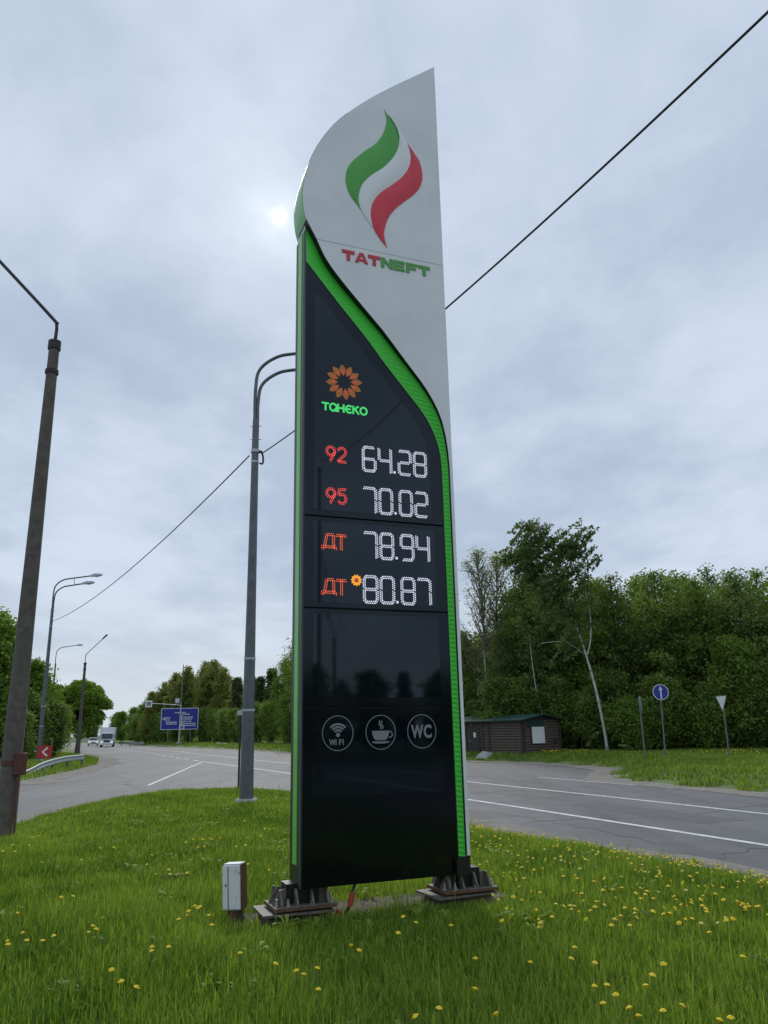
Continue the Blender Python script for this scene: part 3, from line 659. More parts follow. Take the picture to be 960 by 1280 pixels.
# feet
def foot(cx, cy, seed):
    rs = random.Random(seed)
    lo = MB().box((cx - .03, cy + .0, .085), (.63, .46, .020), Matrix.Rotation(rs.uniform(-.03, .08), 3, 'Z')).build('lower_plate', M['steel'], pyl)
    up = MB().box((cx + .03, cy - .02, .125), (.56, .42, .026)).build('base_plate', M['rust'], pyl)
    MB().box((cx + .03, cy - .02, .1395), (.552, .412, .003)).build('plate_face', M['steel'], up)
    MB().box((cx + .03, cy, .225), (.30, .20, .16)).build('stub_column', M['black_trim'], up)
    for gx in (-.21, -.07, .07, .21):                              # gussets front and back
        for sgn in (-1, 1):
            y0 = cy + sgn * .10; y1 = cy + sgn * .205
            prof = [(y0, .141), (y1, .141), (y1, .160), (y0 + sgn * .035, .268), (y0, .268)]
            v = [(cx + .03 + gx - .009, p[0], p[1]) for p in prof] + [(cx + .03 + gx + .009, p[0], p[1]) for p in prof]
            n = 5; MB().add(v, [(0, 1, 2, 3, 4), (9, 8, 7, 6, 5)] + [(i, i + n, (i + 1) % n + n, (i + 1) % n) for i in range(n)]).build('gusset', M['steel'], up)
    for sgn in (-1, 1):
        for gy in (-.09, .06):
            x0 = cx + .03 + sgn * .150; x1 = cx + .03 + sgn * .268
            prof = [(x0, .141), (x1, .141), (x1, .16), (x0 + sgn * .045, .268), (x0, .268)]
            v = [(p[0], cy + gy - .006, p[1]) for p in prof] + [(p[0], cy + gy + .006, p[1]) for p in prof]
            n = 5; MB().add(v, [(4, 3, 2, 1, 0), (5, 6, 7, 8, 9)] + [(i, (i + 1) % n, (i + 1) % n + n, i + n) for i in range(n)]).build('gusset', M['steel'], up)
    for bx, by in ((-.15, -.165), (.07, -.165), (-.24, -.13), (.245, -.15), (-.10, .15), (.24, .14)):
        bb = MB(); bb.tube([(cx + .03 + bx, cy + by, .1412), (cx + .03 + bx, cy + by, .147)], .024, 12); bb.tube([(cx + .03 + bx, cy + by, .1475), (cx + .03 + bx, cy + by, .170)], .0185, 6)
        bb.tube([(cx + .03 + bx, cy + by, .1705), (cx + .03 + bx, cy + by, .198)], .010, 8); bb.build('bolt', M['bolt'], up)
    for dx, dy in ((-.2, -.12), (.22, -.12), (-.2, .12), (.22, .12)):
        MB().tube([(cx + dx, cy + dy, -.06), (cx + dx, cy + dy, .11)], .02, 8).build('anchor_rod', M['rust'], pyl)
foot(.02, .19, 1); foot(1.63, .19, 2)
cb = MB().box((.0, 0, 0), (.62, .40, .22), bev=.03).build('footing', M['soil']); cb.location = (0, 0, 0)
f1 = cb; f1.parent = pyl; f1.location = (.02, .22, -.055)
f2 = cb.copy(); COL.objects.link(f2); f2.location = (1.63, .22, -.055)
cabw = MB().tube(catmull([(.58, .2, .27), (.52, .05, .25), (.47, -.02, .20), (.44, -.03, .10), (.40, .0, .03), (.36, .05, -.03)], 8), .012, 8).build('power_cable', M['cable'], pyl, True)
MB().tube([(.478, -.02, .21), (.448, -.03, .10)], .024, 8).build('cable_sleeve', M['red_plastic'], cabw, True)
MB().tube([(.36, .0, .075), (.33, .02, -.02)], .03, 8).build('cable_sleeve', M['red_plastic'], cabw, True)

def sign_to_world(u, y, z=0): return (SA[0] + u * math.cos(SR) - y * math.sin(SR), SA[1] + u * math.sin(SR) + y * math.cos(SR), z)
# strip of bare earth between the feet
def soil():
    xs = np.arange(-.75, 2.35, .05); ys = np.arange(-.25, .85, .05); X, Y_ = np.meshgrid(xs, ys)
    wx = SA[0] + X * math.cos(SR) - Y_ * math.sin(SR); wy = SA[1] + X * math.sin(SR) + Y_ * math.cos(SR)
    e = 1 - np.maximum(np.abs((X - .8) / 1.4) ** 4 + np.abs((Y_ - .32) / .40) ** 2, 0)
    Z = lawn_z(wx, wy) + np.clip(e, -.6, .12) * .18 + .006 * np.sin(X * 31 + 7 * np.sin(Y_ * 23)) * np.sin(Y_ * 37)
    V = np.stack([wx, wy, Z], -1).reshape(-1, 3); nx = len(xs); i = np.arange(nx - 1)[None] + nx * np.arange(len(ys) - 1)[:, None]
    F = np.stack([i, i + 1, i + nx + 1, i + nx], -1).reshape(-1, 4)
    tag(link('bare_soil', np_mesh('bare_soil', V, F, M['soil'], True)), kind='structure')
soil()

# ------------------------------------------------------------------ meter cabinet
mc = empty('cable_cabinet', (-1.385, 7.50, -.10), -.22, 0, -.045); mc.scale = (.78, .85, .93); tag(mc, 'small rusty white metal cable cabinet on a stub post beside the pylon foot', 'electrical box')
MB().box((0, .05, .42), (.215, .15, .40), bev=.012).build('cabinet_body', M['cabinet_white'], mc)
MB().plate([(-.104, .235), (.106, .235), (.106, .605), (-.104, .605)], -.040, -.027).build('door', M['cabinet_white'], mc)
MB().box((.110, .05, .42), (.006, .152, .395)).build('rust_streak', M['rust'], mc)
MB().box((-.037, -.0415, .42), (.009, .004, .37)).build('rust_streak', M['rust'], mc)
MB().box((0, .05, .6235), (.20, .14, .004)).build('lid', M['white_paint'], mc)
MB().box((-.065, -.044, .44), (.012, .010, .022)).build('lock', M['dark_iron'], mc)
MB().box((0, .06, .10), (.15, .10, .245), bev=.01).build('stub_post', M['rust'], mc)
for k in range(3): MB().tube(catmull([(.06 + k * .015, .0, .22), (.11 + k * .02, -.03, .14), (.10 + .01 * k, -.02, .03), (.06, 0, -.04)], 6), .008, 6).build('cable', M['cable'], mc, True)

# ------------------------------------------------------------------ poles and street lamps
def conc_pole(loc, H, r0, r1, arm, label, rz=0, group=None, near=False):
    t = empty('street_lamp', loc, rz); tag(t, label, 'street lamp', group)
    n = 14; zs = np.linspace(-.3, H, n); MB().tube([(0, 0, z) for z in zs], [r0 + (r1 - r0) * (z / H) for z in zs], 14).build('pole', M['concrete'], t, True)
    cp = MB().tube([(0, 0, H - .02), (0, 0, H + .16)], r1 + .025, 12).build('pole_cap', M['dark_iron'], t, True)
    MB().tube([(0, 0, H - .55), (0, 0, H - .47)], r1 + .03, 12).build('band', M['dark_iron'], t, True)
    P = catmull(arm, 8); am = MB().tube([(0, 0, H + .1)] + P, .034, 8).build('arm', M['dark_iron'], t, True)
    e1 = Vector(arm[-1]); d = (e1 - Vector(arm[-2])).normalized(); hd = MB()
    rot = d.to_track_quat('X', 'Z').to_matrix()
    hd.hull([(-.12, -.06, -.04), (-.12, .06, -.04), (.45, -.11, -.05), (.45, .11, -.05), (-.12, -.05, .06), (-.12, .05, .06), (.42, -.09, .07), (.42, .09, .07), (.58, 0, 0)], e1 + d * .1, rot)
    hd.build('lamp_head', M['brown_metal'], t); return t
fp = conc_pole((-6.52, 14.1, -.02), 9.08, .175, .098, [(0, 0, 9.25), (0, 0, 9.60), (-.13, 0, 9.80), (-1.40, 0, 11.20)], 'weathered concrete pole with bent lamp arm at the left edge of the lawn')
MB().tube([(0, 0, 1.16), (0, 0, 1.24)], .182, 14).build('band', M['brown_metal'], fp, True)
MB().box((.20, -.10, 1.18), (.17, .14, .36), bev=.01).build('junction_box', M['brown_metal'], fp)
MB().tube(catmull([(.17, -.1, 1.0), (.19, -.12, .6), (.20, -.12, .1), (.20, -.12, -.1)], 4), .02, 8).build('conduit', M['brown_metal'], fp, True)
conc_pole((-29.8, 78, -.1), 8.5, .19, .12, [(0, 0, 8.65), (0, 0, 9.3), (.12, 0, 9.55), (1.55, 0, 10.95)], 'dark concrete lamp pole with slanting arm behind the guardrail end')
conc_pole((31.0, -31.0, -.25), 8.2, .18, .11, [(0, 0, 8.4), (0, 0, 8.6), (-.1, .1, 8.75), (-1.2, .9, 9.6)], 'lamp pole mirrored in the black display of the pylon')

def bent(x1, z0, z1, rb, drop):
    return catmull([(0, 0, z0), (.0, 0, z1 - rb), (.10 * rb, 0, z1 - rb * .45), (rb * .55, 0, z1 - rb * .10), (rb * 1.15, 0, z1), (x1, 0, z1 + drop)], 8)
def steel_lamp(loc, label, rz, double=True, H=9.5, sleeves=True, sc=1.0):
    t = empty('street_lamp', loc, rz); tag(t, label, 'street lamp')
    MB().tube([(0, 0, .02), (0, 0, .9), (0, 0, 4.5), (0, 0, H)], [.165, .155, .118, .085], 12).build('pole', M['galv'], t, True)
    MB().box((0, 0, .09), (.46, .46, .14), bev=.03).build('base_flange', M['concrete_light'], t)
    MB().box((0, 0, -.20), (.62, .62, .30)).build('footing', M['concrete_light'], t)
    if sleeves:
        for z in (H - .18, H - .55):
            MB().tube([(-.15, 0, z), (.15, 0, z)], .012, 6).build('through_bolt', M['galv'], t)
        for z in (2.1, 3.3, H - 1.2): MB().tube([(0, 0, z), (0, 0, z + .05)], .165 - .0085 * z + .006, 12).build('pole_band', M['galv_light'], t)
    arms = [bent(2.45, H - .02, H + 1.88, 1.0, .12)] + ([[(p[0], p[1] + .02, p[2]) for p in bent(1.95, H - .02, H + 1.42, .95, .10)]] if double else [])
    for i, P in enumerate(arms):
        a = MB().tube([(p[0] + (-.03 if i == 0 else .04), p[1], p[2]) for p in P], .045, 8).build('arm', M['galv'], t, True)
        e1 = Vector(P[-1]); h = MB(); h.hull([(-.15, -.06, -.03), (-.15, .06, -.03), (.15, -.15, -.06), (.15, .15, -.06), (.62, -.13, -.05), (.62, .13, -.05), (-.15, -.05, .05), (-.15, .05, .05), (.2, -.11, .11), (.2, .11, .11), (.58, -.08, .08), (.58, .08, .08), (.74, 0, .0)], e1, Matrix.Rotation(-.08, 3, 'Y'))
        h.build('lamp_head', M['galv_light'], t)
        MB().hull([(.14, -.12, -.055), (.14, .12, -.055), (.58, -.11, -.05), (.58, .11, -.05), (.3, 0, -.12), (.45, 0, -.12)], e1, Matrix.Rotation(-.08, 3, 'Y')).build('lamp_glass', M['lamp_glass'], t)
    if double: MB().tube([(1.35, .0, H + 1.42 + .05), (1.25, 0, H + 1.9)], .02, 6).build('brace', M['galv'], t)
    return t
l1 = steel_lamp((-3.30, 19.0, -.02), 'tall galvanised double-arm street lamp standing on the lawn behind the pylon', -.02)
MB().tube([(0, 0, 8.58), (0, 0, 8.66)], .112, 12).build('wire_clamp', M['galv_light'], l1); MB().box((.13, 0, 8.60), (.10, .05, .06)).build('wire_clamp', M['dark_iron'], l1)
MB().tube(catmull([(.16, 0, 8.62), (.21, 0, 8.45), (.20, 0, 8.28), (.12, 0, 8.3)], 5), .025, 6).build('wire_tail', M['cable'], l1, True)
l2 = steel_lamp((-21.5, 50.0, .10), 'galvanised double-arm street lamp beside the guardrail in front of the trees', -.08)
steel_lamp((-38.6, 92, .0), 'distant single-arm street lamp rising behind the rounded tree', -.1, False, 9.8, False)
slim = empty('marker_post', (-4.33, 23.6, -.25)); tag(slim, 'slim dark pole with a small pale box just behind the tall lamp', 'post')
MB().tube([(0, 0, 0), (0, 0, 2.35)], .03, 8).build('post', M['dark_iron'], slim, True); MB().box((0, -.04, 2.4), (.16, .08, .14), bev=.01).build('sensor_box', M['galv_light'], slim)

def wire(name, p, q, sag, r, label, n=40):
    p, q = Vector(p), Vector(q); P = []
    for i in range(n + 1):
        t = i / n; v = p.lerp(q, t); v.z -= 4 * sag * t * (1 - t); P.append(v)
    o = MB().tube(P, r, 6).build(name, M['cable'], None, True); tag(o, label, 'cable'); return o
W0 = (-3.12, 18.98, 8.53)
wire('overhead_cable', W0, (13.5, -10.4, 12.2), 1.55, .0155, 'black overhead cable slanting up to the top right corner from the tall lamp')
wire('overhead_cable', (-3.46, 19.05, 8.50), (-21.4, 49.95, 8.72), .62, .017, 'sagging overhead cable running between the two double-arm street lamps')
wire('overhead_cable', (13.6, -10.7, 8.9), (34, -33, 8.6), .5, .02, 'overhead cable mirrored in the dark display panel')
ep = empty('utility_pole', (13.5, -10.5, -.3)); tag(ep, 'utility pole behind the viewer that carries the overhead cable', 'pole')
MB().tube([(0, 0, 0), (0, 0, 12.3)], [.085, .05], 10).build('pole', M['concrete'], ep, True); MB().box((0, 0, 12.22), (.16, .10, .10)).build('wire_clamp', M['dark_iron'], ep)

# ------------------------------------------------------------------ left roadside: guardrail, chevron board
def rail(pts, label, zt, post_h=.62, m='galv_light'):
    P = resample_step(catmull(pts, 6), 1.0); t = empty('guardrail', (P[0][0], P[0][1], 0)); tag(t, label, 'guardrail'); o0 = np.array([P[0][0], P[0][1]])
    prof = [(0, -.155), (.04, -.12), (.04, -.06), (0, -.02), (0, .02), (.04, .06), (.04, .12), (0, .155)]
    vs = []; n = len(prof)
    for i, p in enumerate(P):
        d = P[min(i + 1, len(P) - 1)] - P[max(i - 1, 0)]; d /= np.linalg.norm(d); nn = np.array([d[1], -d[0]])
        for a, z in prof: q = p[:2] - o0 + nn * (a + .09); vs.append((q[0], q[1], p[2] + z + zt))
        for a, z in prof: q = p[:2] - o0 + nn * (a + .084); vs.append((q[0], q[1], p[2] + z + zt))
    fs = []
    for i in range(len(P) - 1):
        b0, b1 = i * 2 * n, (i + 1) * 2 * n
        for k in range(n - 1): fs += [(b0 + k, b1 + k, b1 + k + 1, b0 + k + 1), (b0 + n + k + 1, b1 + n + k + 1, b1 + n + k, b0 + n + k)]
        fs += [(b0, b0 + n, b1 + n, b1), (b0 + n - 1, b1 + n - 1, b1 + 2 * n - 1, b0 + 2 * n - 1)]
    MB().add(vs, fs).build('rail_beam', M[m], t, True)
    for p in P[1::3]: MB().box((p[0] - o0[0], p[1] - o0[1], p[2] + zt - .40), (.10, .13, .90)).build('rail_post', M['galv'], t)
rail([(-17.0, 37.2, -.50), (-17.45, 39.6, -.34), (-17.9, 42.2, -.12), (-18.45, 46, .02), (-18.9, 50.2, .02)], 'galvanised guardrail curving along the left grass verge', .33)
rail([(-46.5, 140, -.1), (-44, 137.5, -.1), (-41, 136.2, -.2)], 'pale concrete-grey rail end on the far roadside beside the truck', .40, m='concrete_light')
cv = empty('chevron_board', (-20.0, 47.3, .08), .12); tag(cv, 'red chevron board with a white arrow pointing left by the guardrail', 'road sign')
MB().plate([(-.40, .32), (.40, .32), (.40, 1.02), (-.40, 1.02)], -.02, .0).build('board', M['sign_red'], cv)
ribbon_stroke([(.15, .90), (-.12, .67), (.15, .44)], .11, -.026, None, '', .005).build('chevron', M['sign_white'], cv)
MB().box((-.30, .03, .45), (.06, .05, .98)).build('post', M['post'], cv); MB().box((.36, .03, .62), (.06, .05, 1.35)).build('post', M['post'], cv)

# ------------------------------------------------------------------ vehicles
def wheel(parent, x, y, r, w):
    ty = MB().tube([(x - w / 2, y, r), (x - w * .4, y, r), (x + w * .4, y, r), (x + w / 2, y, r)], [r * .9, r, r, r * .9], 18).build('wheel', M['tyre'], parent, True)
    MB().tube([(x - w / 2 - .004, y, r), (x + w / 2 + .004, y, r)], r * .58, 12).build('rim', M['rim'], ty, True)
def truck(loc, rz):
    t = empty('box_truck', loc, rz); tag(t, 'white box truck coming along the far left end of the road', 'truck')
    MB().box((0, 4.6, 1.98), (2.40, 5.6, 2.35), bev=.05).build('cargo_box', M['truck_white'], t)
    MB().box((0, 3.6, .62), (.9, 6.6, .25)).build('chassis', M['grille'], t)
    MB().hull([(-1.02, .12, .42), (1.02, .12, .42), (-1.02, 1.7, .42), (1.02, 1.7, .42), (-1.03, .06, 1.25), (1.03, .06, 1.25), (-.95, .32, 2.25), (.95, .32, 2.25), (-.97, 1.7, 2.35), (.97, 1.7, 2.35)]).build('cab', M['truck_white'], t)
    MB().hull([(-.90, .03, 1.32), (.90, .03, 1.32), (-.86, .25, 2.12), (.86, .25, 2.12), (-.90, .12, 1.32), (.90, .12, 1.32), (-.86, .34, 2.12), (.86, .34, 2.12)]).build('windshield', M['car_glass'], t)
    MB().box((0, .05, .95), (.95, .05, .28), bev=.01).build('grille', M['grille'], t)
    MB().box((0, .04, .46), (2.06, .20, .26), bev=.03).build('bumper', M['truck_white'], t)
    for s_ in (-1, 1):
        MB().box((s_ * .80, .03, .80), (.30, .06, .20), bev=.02).build('headlight', M['head_lamp'], t)
        MB().box((s_ * 1.18, .25, 1.70), (.10, .12, .42), bev=.02).build('mirror', M['grille'], t)
        wheel(t, s_ * .92, 1.0, .40, .24); wheel(t, s_ * .95, 5.2, .40, .34)
def car(loc, rz):
    t = empty('car', loc, rz); tag(t, 'pale car driving behind the white truck at the far left', 'car')
    prof = [(0, .30), (.02, .62), (.12, .80), (1.15, .95), (1.85, 1.46), (3.3, 1.50), (4.2, 1.02), (4.35, .80), (4.35, .30)]
    w = .90; n = len(prof); top = [1, 1, 1, .98, .80, .80, .95, 1, 1]
    MB().add([(-w * k, p[0], p[1]) for p, k in zip(prof, top)] + [(w * k, p[0], p[1]) for p, k in zip(prof, top)], [tuple(range(n)), tuple(range(2 * n - 1, n - 1, -1))] + [(i, i + n, (i + 1) % n + n, (i + 1) % n) for i in range(n)]).build('body', M['car_silver'], t)
    MB().add([(-.80, 1.19, .995), (.80, 1.19, .995), (.67, 1.80, 1.44), (-.67, 1.80, 1.44)], [(0, 1, 2, 3)]).build('windshield', M['car_glass'], t)
    MB().box((0, -.005, .60), (.8, .04, .14), bev=.01).build('grille', M['grille'], t); MB().box((0, -.012, .36), (1.6, .05, .10)).build('bumper', M['grille'], t)
    for s_ in (-1, 1):
        MB().box((s_ * .66, .02, .70), (.32, .08, .13), bev=.02).build('headlight', M['head_lamp'], t); MB().box((s_ * .98, 1.25, 1.0), (.16, .08, .12), bev=.02).build('mirror', M['car_silver'], t)
        wheel(t, s_ * .80, .85, .33, .22); wheel(t, s_ * .80, 3.5, .33, .22)
truck((-46.4, 133.5, RZ), .30); car((-54.8, 150.5, RZ), .36)

# ------------------------------------------------------------------ large blue direction board, lattice mast, pedestrian boards
bs = empty('direction_board', (-33.9, 131, -.05), .10); tag(bs, 'large blue direction board with white destination lines on the far roadside', 'road sign')
MB().plate([(-3.0, 2.30), (3.0, 2.30), (3.0, 5.72), (-3.0, 5.72)], -.06, .0).build('board', M['sign_blue'], bs)
for a, c, w_, h_ in ((0, 2.36, 5.9, .09), (0, 5.66, 5.9, .09), (-2.93, 4.01, .09, 3.3), (2.93, 4.01, .09, 3.3)): MB().box((a, -.064, c), (w_, .012, h_)).build('border', M['sign_white'], bs)
for a, c, w_ in ((.1, 4.98, 1.7), (1.0, 4.72, 1.2), (-1.95, 4.20, 1.0), (-1.95, 3.86, .8), (-2.55, 4.03, .35), (-1.3, 3.50, 1.7), (-1.25, 3.22, 1.5), (1.35, 4.25, 1.6), (1.3, 3.95, 1.3), (1.3, 3.6, 1.0), (1.6, 3.25, 1.9), (1.65, 2.95, 2.0)):
    rs = random.Random(int(c * 100)); x = a - w_ / 2
    while x < a + w_ / 2:
        k = rs.uniform(.07, .16); MB().box((x, -.0645, c), (k, .011, .17)).build('lettering', M['sign_white'], bs); x += k + .05
ribbon_stroke([(.35, 2.6), (.35, 4.0), (.35, 4.55)], .14, -.0675, None, '', .006).build('route_arrow', M['sign_white'], bs); ribbon_stroke([(.35, 3.3), (.8, 3.7)], .12, -.0735, None, '', .006).build('route_arrow', M['sign_white'], bs)
for x in (-1.8, 1.8): MB().tube([(x, .09, -.3), (x, .09, 5.6)], .09, 8).build('post', M['post'], bs, True)
ms = empty('crossing_mast', (-33.2, 128.6, -.05), .10); tag(ms, 'pale mast with a long side arm and small crossing signs before the blue board', 'sign mast')
MB().tube([(0, 0, 0), (0, 0, 6.4)], [.17, .10], 10).build('pole', M['galv_light'], ms, True); MB().tube([(0, 0, 6.4), (.1, 0, 12.5)], [.10, .06], 8).build('pole', M['post'], ms, True)
MB().box((0, 0, .15), (.8, .8, .5), bev=.05).build('footing', M['concrete_light'], ms)
MB().tube([(0, 0, 6.05), (-1.2, 0, 6.15), (-4.6, 0, 6.45)], .055, 8).build('arm', M['galv_light'], ms, True)
for x, z, s_ in ((-5.0, 6.35, 1.05), (.35, 2.65, .75)):
    q = MB().box((x, -.22, z), (s_, .05, s_), bev=.01).build('crossing_sign', M['sign_white'], ms); MB().box((x, -.25, z), (s_ * .62, .012, s_ * .55)).build('sign_face', M['sign_blue'] if s_ < 1 else M['post'], q)
    MB().tube([(x - s_ * .18, -.262, z - s_ * .22), (x, -.262, z + s_ * .1), (x + s_ * .16, -.262, z - s_ * .22)], s_ * .04, 6).build('walker_symbol', M['sign_white'], q)
MB().box((-.55, -.1, 6.75), (.7, .4, .8), bev=.05).build('signal_lamp', M['galv_light'], ms); MB().tube([(-.55, -.31, 6.72), (-.55, -.34, 6.72)], .2, 10).build('signal_lens', M['sign_white'], ms)
for i, (x, y, lb) in enumerate(((-23.3, 111.5, 'leftmost of the three small white concrete blocks on the far road edge'), (-22.5, 111.2, 'middle small white concrete block on the far road edge'), (-21.5, 111.0, 'rightmost small white concrete block on the far road edge'))):
    o = MB().hull([(-.42, -.2, 0), (.42, -.2, 0), (-.42, .2, 0), (.42, .2, 0), (-.36, -.12, .55 - .1 * i), (.36, -.12, .55 - .12 * (i % 2)), (-.36, .12, .55 - .1 * i), (.36, .12, .5)]).build('concrete_block', M['white_paint']); o.location = (x, y, -.22); tag(o, lb, 'concrete block', 'white blocks on the far road edge')

# ------------------------------------------------------------------ cabin
cab = empty('timber_cabin', (7.62, 46.5, -.18), math.atan2(.53, .85)); tag(cab, 'low brown timber cabin with green roof and white boarded window at the wood edge', 'cabin')
Wc, Lc, He, Hr = 2.9, 7.2, 2.16, 2.42
MB().box((Wc / 2, Lc / 2, 1.10), (Wc - .10, Lc - .10, 2.18)).build('wall_core', M['cabin_dark'], cab)
nb = 14; bh = He / nb
for k in range(nb):
    z0 = k * bh
    for (x0, y0, x1, y1) in ((0, 0, Wc, 0), (0, 0, 0, Lc)):
        if y1 == 0: MB().hull([(x0, .05, z0 + .004), (x1, .05, z0 + .004), (x0, -.03, z0 + .015), (x1, -.03, z0 + .015), (x0, -.03, z0 + bh - .025), (x1, -.03, z0 + bh - .025), (x0, .05, z0 + bh - .004), (x1, .05, z0 + bh - .004)]).build('board', M['cabin_wood'], cab)
        else: MB().hull([(.05, .06, z0 + .004), (.05, Lc, z0 + .004), (-.03, .06, z0 + .015), (-.03, Lc, z0 + .015), (-.03, .06, z0 + bh - .025), (-.03, Lc, z0 + bh - .025), (.05, .06, z0 + bh - .004), (.05, Lc, z0 + bh - .004)]).build('board', M['cabin_wood'], cab)
MB().add([(0, .02, He), (Wc, .02, He), (Wc / 2, .02, Hr - .04), (0, .06, He), (Wc, .06, He), (Wc / 2, .06, Hr - .04)], [(0, 1, 2), (5, 4, 3), (0, 3, 4, 1), (1, 4, 5, 2), (2, 5, 3, 0)]).build('gable', M['cabin_dark'], cab)
for s_ in (0, 1):
    xe = -.28 if s_ == 0 else Wc + .28; ze = He - .06; y0, y1 = -.38, Lc + .2
    v = [(xe, y0, ze), (Wc / 2, y0, Hr), (Wc / 2, y1, Hr), (xe, y1, ze)]; v += [(a, b_, c + .07) for a, b_, c in v]
    MB().add(v, [(0, 3, 2, 1), (4, 5, 6, 7), (0, 1, 5, 4), (1, 2, 6, 5), (2, 3, 7, 6), (3, 0, 4, 7)]).build('roof', M['roof_green'], cab)
MB().box((1.05, -.05, 1.94), (1.25, .04, .42)).build('awning', M['roof_green'], cab)
for x in (-.02, Wc + .02, .12): MB().box((x, -.06, 1.05), (.10, .10, 2.15)).build('corner_post', M['cabin_dark'], cab)
w_ = MB().box((1.20, -.055, 1.30), (.98, .05, .92)).build('window', M['white_paint'], cab)
for x, z, a, c in ((1.20, 1.785, 1.08, .05), (1.20, .815, 1.08, .05), (.685, 1.30, .05, .92), (1.715, 1.30, .05, .92)): MB().box((x, -.06, z), (a, .06, c)).build('frame', M['cabin_dark'], w_)
MB().box((2.55, -.07, .95), (.30, .10, .22)).build('utility_box', M['cabin_dark'], cab)
d_ = MB().box((-.05, 4.3, 1.0), (.05, 1.0, 1.95)).build('door', M['cabin_dark'], cab)
MB().box((-.09, 4.7, 1.0), (.03, .05, .12)).build('handle', M['bolt'], d_); MB().box((-.08, 4.25, 1.35), (.012, .22, .30)).build('notice', M['white_paint'], d_)
for y in (2.9, 3.5, 5.1): MB().box((-.05, y, 1.08), (.05, .14, 2.1)).build('batten', M['cabin_dark'], cab)
MB().box((-.07, 6.0, 1.0), (.05, .8, .12)).build('name_plate', M['white_paint'], cab)
rk = MB().hull([(-.5, 0, 0), (.45, .1, 0), (.1, -.35, 0), (-.1, .3, 0), (-.35, 0, .22), (.3, 0, .34), (0, .1, .42), (.6, .1, .3)]).build('debris_heap', M['concrete_light']); rk.location = (5.5, 47.6, -.14); tag(rk, 'pale lump of debris lying on the grass beside the cabin door', 'debris')

# ------------------------------------------------------------------ road signs on the right verge
def gz(x, y): return float(far_z(np.array([[x]]), np.array([[y]]))[0, 0])
def disc(r, y0, y1, n=28, z=0): return MB().plate([(r * math.cos(2 * math.pi * k / n), z + r * math.sin(2 * math.pi * k / n)) for k in range(n)], y0, y1)
def sign_post(name, x, y, h, label, lean, rz):
    t = empty(name, (x, y, gz(x, y)), rz); tag(t, label, 'road sign'); MB().tube([(0, .03, -.2), (lean, .03, h)], .035, 8).build('post', M['post'], t, True); return t
t = sign_post('round_sign', 12.15, 36, 3.2, 'round blue road sign with a white upward arrow on the right verge', .10, -.12)
HB = 2.88
MB().plate([(.10 + .345 * math.cos(a), HB + .345 * math.sin(a)) for a in np.linspace(0, 2 * math.pi, 32, endpoint=False)], -.03, -.012).build('disc', M['sign_white'], t)
MB().plate([(.10 + .315 * math.cos(a), HB + .315 * math.sin(a)) for a in np.linspace(0, 2 * math.pi, 32, endpoint=False)], -.034, -.0301).build('face', M['sign_blue'], t)
MB().plate([(.07, HB - .29), (.13, HB - .29), (.13, HB + .10), (.19, HB + .08), (.10, HB + .27), (.01, HB + .08), (.07, HB + .10)], -.038, -.0341).build('arrow', M['sign_white'], t)
t = sign_post('round_sign', 11.35, 36.2, 2.75, 'grey back of a round road sign turned edge-on beside the blue arrow sign', .02, 1.12)
MB().plate([(.02 + .345 * math.cos(a), 2.42 + .345 * math.sin(a)) for a in np.linspace(0, 2 * math.pi, 32, endpoint=False)], -.02, -.008).build('disc', M['sign_back'], t)
for z in (2.3, 2.55): MB().box((.02, -.025, z), (.4, .012, .04)).build('bracket', M['post'], t)
t = sign_post('yield_sign', 14.92, 36, 2.65, 'narrow white triangular sign pointing down on a thin post at the right', .06, -1.36)
MB().plate([(-.40 + .06, 2.66), (.40 + .06, 2.66), (.06, 1.98)], -.03, -.012).build('triangle', M['sign_back'], t)
MB().plate([(-.36 + .06, 2.64), (.36 + .06, 2.64), (.06, 2.03)], -.034, -.0301).build('face', M['sign_white'], t)

